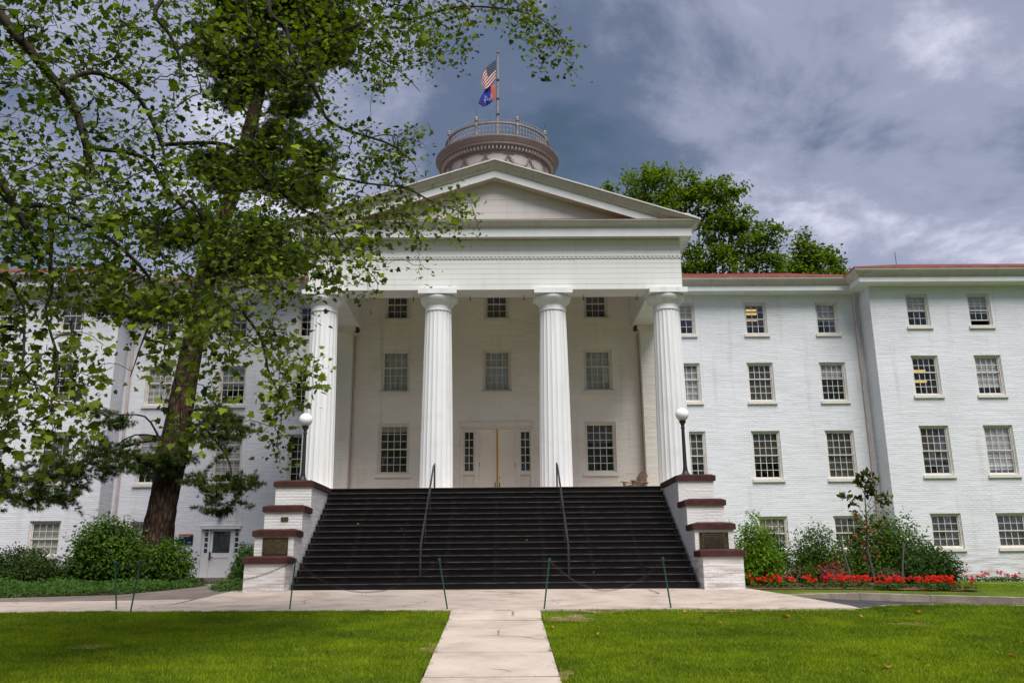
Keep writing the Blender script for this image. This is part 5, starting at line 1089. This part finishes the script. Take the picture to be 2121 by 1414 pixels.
far_tree('broad maple rising behind the right wing beside the pediment', (15.5, 56), [(1330, 375, 45, 38), (1400, 385, 55, 45), (1310, 430, 40, 30), (1375, 440, 60, 40), (1450, 420, 50, 40), (1500, 390, 45, 32), (1530, 400, 20, 14), (1480, 470, 50, 35), (1520, 450, 45, 35), (1540, 500, 55, 40), (1590, 490, 35, 28), (1460, 530, 55, 40), (1520, 560, 70, 40), (1600, 540, 40, 35), (1430, 580, 50, 40), (1262, 390, 9, 7)], 56, 470, 30, .30)
far_tree('smaller maple behind the right wing near the pavilion', (21.5, 60), [(1665, 520, 28, 26), (1690, 545, 38, 28), (1720, 535, 22, 22), (1640, 560, 35, 25), (1735, 555, 18, 15), (1665, 490, 9, 12), (1700, 580, 50, 20)], 60, 140, 28, .32, trunk_r=.2)
far_tree('leafy tree behind the left wing beside the portico', (-17, 56), [(560, 520, 60, 60), (610, 540, 40, 45), (520, 480, 60, 50), (470, 540, 55, 50)], 56, 200, 30, .30)

# woods on the far side of the green behind the camera; the window panes mirror them
def woods():
    n = 210; cx_ = rng.uniform(-48, 48, n); cy_ = -26+rng.normal(0, 4, n); cz_ = rng.uniform(2, 24, n); k = 90; c = np.repeat(np.stack([cx_, cy_, cz_], 1), k, 0); pos = c+rng.normal(0, 1, (n*k, 3))*np.array([2.2, 1.6, 1.9])
    link('woods', leaf_mesh('woods', OVAL, pos, rng.normal(size=pos.shape)+np.array([0, .8, .5]), rng.normal(size=pos.shape), rng.uniform(.7, 1.3, len(pos)), M['maple_leaf']), label='leafy woods across the green mirrored in the window panes', cat='woods', kind='stuff')
woods()

# ------------------------------------------------------------------ pine before the left wing
def pine():
    Y = 30.; b = Vector((-11.62, Y, float(hgt(-11.6, Y)))); e = empty('pine_tree', b, label='tall white pine with dark leaning trunk in front of the left wing', cat='tree'); W_ = lambda u, v, y=Y: np.array(at(u, v, y)-b)
    m = MB(); P = [(-11.75, -.8, .75), (-11.66, -.2, .62), (-11.54, 1.18, .50), (-11.5, 2.0, .48), (-11.3, 3.65, .45), (-11.18, 5.35, .43), (-10.9, 8.36, .36), (-10.66, 10.2, .34), (-10.55, 11.3, .32), (-9.95, 13.65, .29), (-9.4, 16.7, .25), (-9.1, 18.8, .22), (-8.95, 21, .18), (-8.9, 25, .07)]
    pts = [Vector((x-b.x, rng.uniform(-.04, .04), z-b.z)) for x, z, r_ in P]; rad = [r_ for *_, r_ in P]
    # thick furrowed trunk: extra rings with uneven radius
    V = []; n = 26; fine_p = []; fine_r = []
    for i in range(len(pts)-1):
        for k in range(6): fine_p.append(pts[i].lerp(pts[i+1], k/6)); fine_r.append(rad[i]+(rad[i+1]-rad[i])*k/6)
    for j, (c, r_) in enumerate(zip(fine_p, fine_r)):
        for q in range(n):
            a = 2*math.pi*q/n; rr2 = r_*(1+.05*math.sin(q*5.3+j*.35)+.04*math.sin(q*9.1-j*.6)+rng.normal(0, .015)); V.append((c.x+rr2*math.cos(a), c.y+rr2*math.sin(a), c.z))
    m.add(V, [(j*n+q, j*n+(q+1) % n, (j+1)*n+(q+1) % n, (j+1)*n+q) for j in range(len(fine_p)-1) for q in range(n)]); m.build('trunk', M['bark'], e, smooth=60)
    sk = Skel(); sk.limb([tuple(p_) for p_ in pts], .05, .05, sub=2); T = []
    def bough(path, r_, blobs, dens, flat=.5):
        q = [W_(u, v, y) for u, v, y in path]; j = sk.nearest(q[0]); sk.limb([tuple(sk.p[j])]+[tuple(t_) for t_ in q[1:]], r_, .015, root=j, sub=3)
        for u, v, ru, rv, y in blobs:
            n_ = max(3, int(ru*rv*dens/100)); d = norm(rng.normal(size=(n_, 3)))*(rng.random((n_, 1))**.4); mm = FPX/y; T.append(W_(u, v, y)+d*np.array([ru/mm, ru/mm*.8, rv/mm]))
    bough([(350, 905, 30), (290, 915, 29.5), (200, 945, 29), (100, 975, 28.5), (-20, 1000, 28)], .07, [(320, 955, 45, 30, 29), (255, 960, 50, 28, 28.8), (190, 965, 50, 30, 28.6), (230, 925, 50, 22, 29), (130, 985, 50, 32, 28.4), (70, 1005, 50, 38, 28.2), (10, 1010, 45, 42, 28), (120, 1030, 50, 18, 28.3), (60, 1040, 45, 20, 28.2), (-40, 1010, 40, 45, 28)], 3.0)
    bough([(345, 890, 30), (280, 900, 29.6), (230, 930, 29.3)], .04, [(250, 880, 50, 14, 29.4), (190, 860, 35, 14, 29.3)], 1.6)
    bough([(330, 870, 30), (300, 862, 29.4), (240, 858, 29), (200, 845, 28.8)], .04, [(220, 870, 60, 18, 29.2)], 1.2)
    bough([(400, 850, 30), (450, 850, 29.4), (490, 870, 29), (500, 920, 28.8)], .06, [(450, 865, 45, 35, 29.2), (490, 890, 30, 40, 29), (430, 900, 35, 25, 29.2), (470, 930, 30, 20, 29)], 2.7)
    bough([(395, 880, 30), (460, 930, 29.2), (480, 980, 29), (470, 1020, 29)], .04, [(430, 1005, 38, 20, 29), (480, 1005, 50, 22, 29), (520, 1000, 20, 16, 29), (455, 1040, 45, 24, 29), (470, 1062, 22, 8, 29), (410, 985, 20, 10, 29)], 3.4)
    bough([(345, 950, 30), (335, 960, 29.4)], .03, [(345, 965, 30, 30, 29.4), (370, 955, 18, 25, 29.4)], 4.)
    for path, bl in (([(420, 640, 30), (330, 660, 29.5), (230, 650, 29)], [(230, 640, 45, 22, 29), (300, 655, 50, 18, 29.2), (360, 640, 40, 20, 29.5)]),
                     ([(440, 560, 30), (520, 520, 29.5), (600, 540, 29)], [(480, 540, 60, 35, 29.5), (560, 545, 50, 30, 29.3), (540, 490, 50, 30, 29.4)]),
                     ([(455, 500, 30), (380, 480, 29.5), (300, 500, 29)], [(350, 490, 60, 30, 29.3), (420, 470, 50, 35, 29.6)]),
                     ([(500, 400, 30), (560, 380, 30), (640, 350, 30)], [(580, 380, 60, 40, 30), (640, 400, 45, 40, 30), (660, 330, 40, 40, 30)]),
                     ([(510, 350, 30), (430, 340, 30), (380, 300, 30)], [(430, 340, 55, 35, 30), (480, 370, 50, 40, 30)]),
                     ([(540, 260, 30), (470, 180, 30), (420, 110, 30)], [(420, 65, 20, 12, 30), (460, 60, 35, 22, 30), (440, 110, 55, 28, 30), (490, 140, 60, 40, 30), (480, 200, 50, 30, 30)]),
                     ([(545, 250, 30), (620, 200, 30), (680, 170, 30)], [(600, 210, 50, 40, 30), (570, 290, 50, 50, 30), (530, 330, 40, 40, 30)]),
                     ([(555, 180, 30), (620, 100, 30), (700, 60, 30), (760, 70, 30)], [(640, 60, 60, 40, 30), (700, 50, 50, 35, 30), (740, 75, 35, 14, 30), (660, 110, 50, 30, 30)]),
                     ([(555, 130, 30), (520, 60, 30), (490, 10, 30)], [(520, 60, 50, 50, 30), (550, 110, 50, 50, 30), (570, 20, 60, 50, 30), (530, 170, 45, 40, 30)]),
                     ([(560, 60, 30), (600, 0, 30), (640, -40, 30)], [(620, 0, 70, 50, 30), (560, -20, 70, 50, 30), (480, 10, 45, 30, 30), (690, 110, 50, 40, 30), (620, 160, 50, 40, 30), (690, -20, 50, 40, 30)])):
        bough(path, .06, bl, 9.)
    T = np.concatenate(T); idx = rng.permutation(len(T))[:700]; sk.twigs(T[idx], droop=.03, wob=.1, nseg=2, r=.006)
    link('branches', sk.mesh('branches', M['bark'], .006, .42, 5), e)
    T = T[rng.permutation(len(T))[:int(len(T)*.62)]]; k = 16; dv = norm(rng.normal(size=(len(T), 3))*np.array([1, 1, .25])+np.array([0, -.3, .1])); tt = np.tile(np.arange(k)/k, len(T))[:, None]; pos = np.repeat(T, k, 0)+np.repeat(dv, k, 0)*tt*.55+rng.normal(0, .045, (len(T)*k, 3)); nn = len(pos); tp = np.repeat(dv, k, 0)+rng.normal(0, .5, (nn, 3))+np.array([0, 0, .35]); nr = rng.normal(size=(nn, 3))
    rv_ = np.clip(np.repeat(rng.random(len(T)), k)*.5+.5*rng.random(nn), 0, 1)
    link('needles', leaf_mesh('needles', TUFT, pos, nr, tp, rng.uniform(.13, .20, nn), M['needle'], rv_), e, kind='stuff')
pine()

# ------------------------------------------------------------------ plane tree overhanging from the left
def plane_tree():
    b = Vector((-10.2, 11., float(hgt(-10.2, 11.)))); e = empty('plane_tree', b, label='plane tree branches with lobed leaves overhanging from the left', cat='tree')
    W_ = lambda u, v, y: np.array(at(u, v, y)-b); dep = lambda u, v: 10.6+5.6*max(0, u)/1180+.0012*(400-v)
    sk = Skel(); tr = sk.limb([(0, 0, -.3), (.05, 0, 2), (.0, .1, 4.5), (.15, .2, 7), (.4, .4, 10), (1., .7, 13), (1.5, .9, 16)], .42, .12, sub=5)
    def limb(pts, r0, r1, root=None):
        q = [W_(u, v, dep(u, v)+d_) for u, v, d_ in pts]; j = tr[int(np.argmin([((sk.p[k]-q[0])**2).sum()+9*max(0, sk.p[k][2]-q[0][2])**2 for k in tr]))] if pts[0][0] < 0 else sk.nearest(q[0]); return sk.limb([tuple(sk.p[j])]+[tuple(t_) for t_ in q], r0, r1, root=j, sub=4)
    limb([(-60, 0, 0), (30, 70, 0), (90, 140, 0), (150, 215, 0), (178, 300, 0), (186, 345, .1)], .085, .045)
    limb([(215, 310, .1), (260, 315, .2), (310, 335, .2), (345, 390, .3), (390, 440, .3), (430, 480, .4)], .04, .02)
    limb([(190, 150, .1), (265, 180, .2), (310, 240, .2), (335, 300, .3), (340, 340, .3)], .038, .016)
    limb([(-80, -120, 0), (310, -30, .3), (320, 30, .2), (350, 70, .2), (370, 115, .2), (374, 160, .2)], .055, .02)
    a = limb([(200, -200, .5), (520, -40, .3), (560, 30, .2), (592, 60, .2), (603, 112, .2), (632, 152, .2), (660, 202, .2), (674, 242, .2), (705, 264, .2), (745, 278, .3), (810, 300, .3), (850, 330, .3)], .065, .014)
    limb([(510, -30, .2), (520, 60, 0), (560, 130, 0), (620, 185, 0), (655, 225, .1)], .025, .012)
    limb([(-80, 360, 0), (30, 427, 0), (80, 425, 0), (150, 450, 0), (220, 490, 0), (280, 540, 0), (325, 600, .1), (345, 660, .2)], .055, .016)
    limb([(-80, 300, -.4), (10, 390, -.4), (45, 455, -.4), (80, 520, -.3)], .06, .03)
    limb([(110, 450, 0), (105, 540, 0), (108, 600, 0), (95, 640, 0), (105, 690, 0), (120, 745, 0), (112, 810, 0)], .028, .010)
    limb([(330, 460, .2), (335, 530, .2), (372, 555, .2), (400, 600, .2), (392, 640, .2)], .022, .010)
    limb([(400, 420, .3), (440, 500, .3), (470, 570, .2), (500, 640, .2), (540, 700, .2), (560, 780, .2), (600, 850, .2)], .024, .006)
    limb([(470, 300, .4), (540, 360, .4), (610, 420, .4), (680, 470, .3), (720, 520, .3), (770, 570, .3)], .026, .006)
    limb([(640, 360, .3), (760, 380, .3), (840, 390, .3), (900, 420, .3), (960, 440, .3)], .020, .005)
    limb([(640, 90, .4), (780, 38, .3), (850, 40, .3), (930, 18, .3), (985, 14, .3), (1055, 20, .3), (1110, 35, .3), (1150, 60, .2)], .036, .008)
    limb([(700, 60, .4), (760, 110, .4), (830, 150, .4), (870, 190, .3)], .018, .006)
    limb([(-60, 560, 0), (40, 620, 0), (50, 690, 0), (45, 760, 0), (30, 830, 0)], .02, .006)
    limb([(250, 600, .1), (310, 650, .1), (290, 720, .1), (270, 780, .1)], .018, .006)
    polys = [([(-60, -60), (430, -60), (400, 180), (345, 300), (-60, 330)], .62, 0), ([(-60, 330), (200, 330), (345, 300), (470, 260), (650, 270), (720, 400), (640, 560), (560, 640), (420, 700), (250, 640), (-60, 720)], .95, 0), ([(420, -60), (700, -60), (720, 270), (470, 260), (400, 180)], .55, 0),
             ([(700, -60), (1100, -60), (1185, 90), (1120, 140), (1085, 70), (1040, 50), (980, 60), (940, 120), (880, 130), (800, 190), (760, 170), (700, 120)], .95, 0), ([(660, 250), (880, 260), (890, 350), (850, 420), (760, 440), (690, 400)], .85, 0),
             ([(640, 450), (740, 400), (960, 380), (990, 430), (930, 480), (850, 500), (800, 470), (780, 590), (700, 600), (640, 580)], .95, 0), ([(540, 620), (640, 560), (650, 680), (680, 790), (625, 780), (590, 905), (555, 880), (530, 720)], .62, 0),
             ([(-60, 720), (230, 680), (200, 800), (140, 830), (130, 900), (0, 930), (-60, 930)], .60, 0), ([(300, 700), (520, 680), (470, 780), (440, 900), (375, 950), (345, 900), (330, 780)], .50, 0), ([(860, 480), (940, 530), (870, 580), (840, 530)], .35, 0), ([(1085, 80), (1190, 90), (1140, 155), (1105, 150)], .8, 0)]
    T = []
    for poly, dens, _ in polys:
        P_ = np.array(poly, float); A_ = abs(np.sum(P_[:, 0]*np.roll(P_[:, 1], -1)-np.roll(P_[:, 0], -1)*P_[:, 1]))/2
        for u, v in poly_points(poly, int(A_*dens*(3.3 if P_[:, 1].mean() < 260 else 2.7)/1000)):
            q = W_(u, v, dep(u, v)+rng.normal(.3, .7)); T.append(q)
            if v > 330 and rng.random() < .11 or v < 200 and u > 560 and rng.random() < .06:      # sprays that hang below the twig
                dx = rng.normal(0, .05, 3)
                for k in range(1, int(rng.integers(3, 6))): q = q+np.array([dx[0]+rng.normal(0, .04)+.03, dx[1], -.15-rng.uniform(0, .06)]); T.append(q)
    T = np.array(T); tw = T+np.array(b)-np.array([CX, 0, 0]); td = tw@np.array(fwd); tu, tv = 1060.5+FPX*(tw@np.array(RT))/td, 707-FPX*(tw@np.array(UP))/td; T = T[~((tu > 975) & (tu < 1050) & (tv > 100) & (tv < 260))]; sk.twigs(T, droop=.10, wob=.20, nseg=5, r=.0035, zpref=2.5)
    link('branches', sk.mesh('branches', M['twig'], .0046, .40, 6, .017), e)
    pos = []; nrm = []; tip = []; siz = []
    for q in T:
        n = int(rng.integers(7, 14)); o = rng.normal(0, .135, (n, 3))-np.array([0, 0, .05]); pos.append(q+o); d = o*1.4+rng.normal(0, .07, (n, 3)); d[:, 2] -= .08; tip.append(d)
        hz = min(1, max(0, (q[2]+b.z-3.5)/3.5)); nrm.append(rng.normal(0, .55, (n, 3))+np.array([0, -.62+.55*hz, .5+.4*hz])); siz.append(np.clip(rng.normal(.080, .027, n), .032, .16)*(1.15 if rng.random() < .45 else .85))
    tl = pos; pos, nrm, tip, siz = map(np.concatenate, (pos, nrm, tip, siz)); fr = frames(nrm, tip); cl_ = np.repeat(rng.random(len(T)), [len(t_) for t_ in tl]); r_ = np.clip(.55*cl_+.45*rng.random(len(pos)), 0, 1)**1.35
    # fruit balls hanging on stalks
    fb = MB()
    for q in T[rng.permutation(len(T))[:90]]:
        c = q+rng.normal(0, .1, 3); fb.tube([c+np.array([0, 0, .10]), c], .002, 3); fb.lathe([(0, -.014), (.012, -.007), (.014, 0), (.012, .007), (0, .014)], 5, tuple(c))
    fb.build('fruit_balls', M['brownbud'], e, kind='stuff')
    # the largest leaves in the picture are single parts, the rest one mass
    wp = pos+np.array(b); cam_d = wp[:, 0]*0+wp[:, 1]; u_ = 1060+FPX*((wp-np.array([CX, 0, 0]))@np.array(RT))/((wp-np.array([CX, 0, 0]))@np.array(fwd)); v_ = 707-FPX*((wp-np.array([CX, 0, 0]))@np.array(UP))/((wp-np.array([CX, 0, 0]))@np.array(fwd))
    score = siz/cam_d*((u_ > 5) & (u_ < 2100) & (v_ > 5) & (v_ < 1400)); order = np.argsort(-score); bigi, rest = order[:300], order[300:]
    variants = [fast_mesh('leaf', PLANE[0], PLANE[1], M['plane_leaf'], np.full(len(PLANE[0]), k/7)) for k in range(8)]
    for i in bigi:
        o = link('leaf', variants[rng.integers(8)], e); f = fr[i]*siz[i]; o.matrix_local = Matrix([[f[0][0], f[0][1], f[0][2], pos[i][0]], [f[1][0], f[1][1], f[1][2], pos[i][1]], [f[2][0], f[2][1], f[2][2], pos[i][2]], [0, 0, 0, 1]])
    V, F = scatter(PLANE, pos[rest], fr[rest], siz[rest]); link('foliage', fast_mesh('foliage', V, F, M['plane_leaf'], np.repeat(r_[rest], len(PLANE[0]))), e, kind='stuff')
plane_tree()

# ------------------------------------------------------------------ lawn blades and fallen leaves
def blades(name, lab, n, x0, x1, y0, y1, keep, hm, zf=hgt):
    # more blades where they are seen larger
    X_ = rng.uniform(x0, x1, n); Y_ = y0+(y1-y0)*rng.random(n); k = keep(X_, Y_); X_, Y_ = X_[k], Y_[k]; n = len(X_)
    tuft = np.zeros(n)
    for fq, am in ((.5, .5), (1.2, .45), (2.6, .4), (6., .35)):
        g = np.random.default_rng(int(fq*10)).random((96, 96))-.5; gx_, gy_ = (X_+14)*fq, (Y_+1)*fq*1.5; ix, iy = np.floor(gx_).astype(int), np.floor(gy_).astype(int); fx, fy = gx_-ix, gy_-iy; fx, fy = fx*fx*(3-2*fx), fy*fy*(3-2*fy); G_ = lambda a, b_: g[a % 96, b_ % 96]
        tuft = tuft+am*((G_(ix, iy)*(1-fx)+G_(ix+1, iy)*fx)*(1-fy)+(G_(ix, iy+1)*(1-fx)+G_(ix+1, iy+1)*fx)*fy)
    tuft = np.clip(.52+tuft*.75, 0, 1); h_ = hm*rng.uniform(.5, 1.2, n)*(.75+.4*tuft); a = rng.random(n)*6.283; z = zf(X_, Y_)
    w_ = rng.uniform(.004, .008, n); c, s_ = np.cos(a), np.sin(a); lean = rng.normal(0, .45, (n, 2))*h_[:, None]
    B = np.stack([X_, Y_, z-.004], 1); sd = np.stack([c, s_, np.zeros(n)], 1)*w_[:, None]; tip = B+np.concatenate([lean, h_[:, None]], 1)
    V = np.stack([B-sd, B+sd, tip], 1).reshape(-1, 3); F = np.arange(3*n).reshape(-1, 3); r_ = np.clip(.05+.70*tuft+rng.normal(0, .16, n), 0, 1)
    link(name, fast_mesh(name, V, F, M['blade'], np.repeat(r_, 3)), label=lab, cat='grass', kind='stuff')
elx = [p[0] for p in EL+ER]; ely = [p[1] for p in EL+ER]
kk = lambda x, y: (y < np.interp(x, elx, ely)-.05+.05*np.sin(x*7)+.04*np.sin(x*17)) & (np.abs(x-.07) > .86+.03*np.sin(y*6)+.025*np.sin(y*15+1)) & (np.abs(x-CX) < .66*y+3.5)
bare = lambda x, y: ~((np.hypot((x-1.3)/.7, (y-17.0)/.5) < 1) & (rng.random(len(x)) < .8))
blades('grass_blades', 'mown grass on the lawn left of the footpath', 430000, -14.5, PX0+.05, 9.6, 18.1, kk, .05)
blades('grass_blades', 'mown grass on the lawn right of the footpath', 430000, PX1-.05, 14.5, 9.6, 18.0, lambda x, y: kk(x, y) & bare(x, y), .05)
vz = lambda x, y: np.interp(y, [20.7, 23.6, 37], [-.77, -.71, -.62])-.012*(x-6.5)
blades('grass_blades', 'grass on the verge behind the kerb', 60000, 6.6, 17, 20.9, 35, lambda x, y: (y > np.interp(x, [6.5, 8.6, 10.3, 12.4, 16], [20.75, 21.15, 21.2, 20.9, 20.2])) & ~((x < 12.2) & (y > np.interp(x, [6.5, 8.7, 10.3, 12.2], [22.95, 22.75, 22.45, 22.2]))), .05, lambda x, y: np.where(y < 23.5, np.interp(y, [20.9, 23.6], [0, 1])*(-.682-.005*(x-6.5)+.745+.02*(x-6.5))-.745-.02*(x-6.5), hgt(x, y)-.01))
for u, v, ru, rv in ((1185, 1283, .42, .30), (1150, 1400, .22, .35), (1480, 1266, .5, .10), (190, 1340, .3, .2), (1250, 1268, .4, .12), (890, 1345, .15, .35), (1890, 1293, .35, .22)):
    c = gnd(u, v); n = 26; ang = np.arange(n)*2*math.pi/n; rr_p = 1+.25*np.sin(ang*3+u)+.18*np.sin(ang*5+v)+rng.normal(0, .08, n); Vx = c.x+ru*rr_p*np.cos(ang); Vy = c.y+rv*rr_p*np.sin(ang)
    Vp = np.concatenate([np.stack([Vx, Vy, hgt(Vx, Vy)+.014], 1), [[c.x, c.y, float(hgt(c.x, c.y))+.018]]]); link('bare_patch', fast_mesh('bare_patch', Vp, np.stack([np.arange(n), (np.arange(n)+1) % n, np.full(n, n)], 1), M['bare'], smooth=True), kind='structure')
# bits of grass growing in the path joints
blades('joint_grass', 'grass sprouting in the joints between path slabs', 5200, PX0+.05, PX1-.05, 9.5, 17.5, lambda x, y: (np.min(np.abs(y[:, None]-np.array([16.455, 13.2, 11.5, 9.58])), 1) < .02) & (np.sin(x*9)+np.sin(x*4+y) > .3), .045)
for k, (u, v, s_, lab) in enumerate(((1417, 1272, .10, 'curled brown fallen leaf nearest the right post on the lawn'), (1636, 1282, .16, 'orange fallen leaf lying flat on the right lawn'), (1645, 1269, .12, 'yellowish fallen leaf near the pavement edge'), (1905, 1273, .17, 'pale curled fallen leaf at the far right of the lawn'), (1787, 1283, .10, 'small orange fallen leaf between two larger leaves'), (1824, 1329, .08, 'whitish scrap lying on the right lawn'), (1807, 1363, .10, 'small brown fallen leaf above the curled tan leaf'), (1838, 1385, .15, 'curled tan fallen leaf low on the right lawn'), (1912, 1379, .11, 'pale fallen leaf beside the curled tan leaf'), (2088, 1363, .11, 'tan fallen leaf at the right edge of the lawn'), (1457, 1288, .08, 'first of two small fallen leaves below the right post'), (1487, 1291, .09, 'second of two small fallen leaves below the right post'), (1147, 1305, .09, 'orange fallen leaf beside the footpath'), (1239, 1320, .08, 'small tan fallen leaf near the footpath'))):
    p = gnd(u, v); o = link('fallen_leaf', fast_mesh('fallen_leaf', OVAL[0]*np.array([1.5, 1, 2.5]), OVAL[1], M['fallen'], np.full(7, rng.random())), loc=(p.x, p.y, p.z+.045), label=lab, cat='leaf', group='fallen leaves on the lawn')
    o.rotation_euler = (rng.normal(0, .25), rng.normal(0, .3), rng.uniform(0, 6.28)); o.scale = (s_*1.1,)*3
for k, (x, st_, lab) in enumerate(((-4.05, 9, 'yellowish leaf lying on the left part of the stairs'), (-2.7, 8, 'tiny leaf left of the left handrail on the stairs'), (.9, 6, 'small tan leaf between the handrails on the stairs'), (2.6, 1, 'small pale leaf low on the right part of the stairs'))):
    o = link('fallen_leaf', fast_mesh('fallen_leaf', OVAL[0]*np.array([1.5, 1, 2.5]), OVAL[1], M['fallen'], np.full(7, .9)), loc=(x, Y1+st_*TR+.05, ZG+(st_+1)*RH+.02), label=lab, cat='leaf', group='fallen leaves on the stairs'); o.rotation_euler = (.9, .3, 1+k); o.scale = (.09,)*3
bpy.context.view_layer.update()
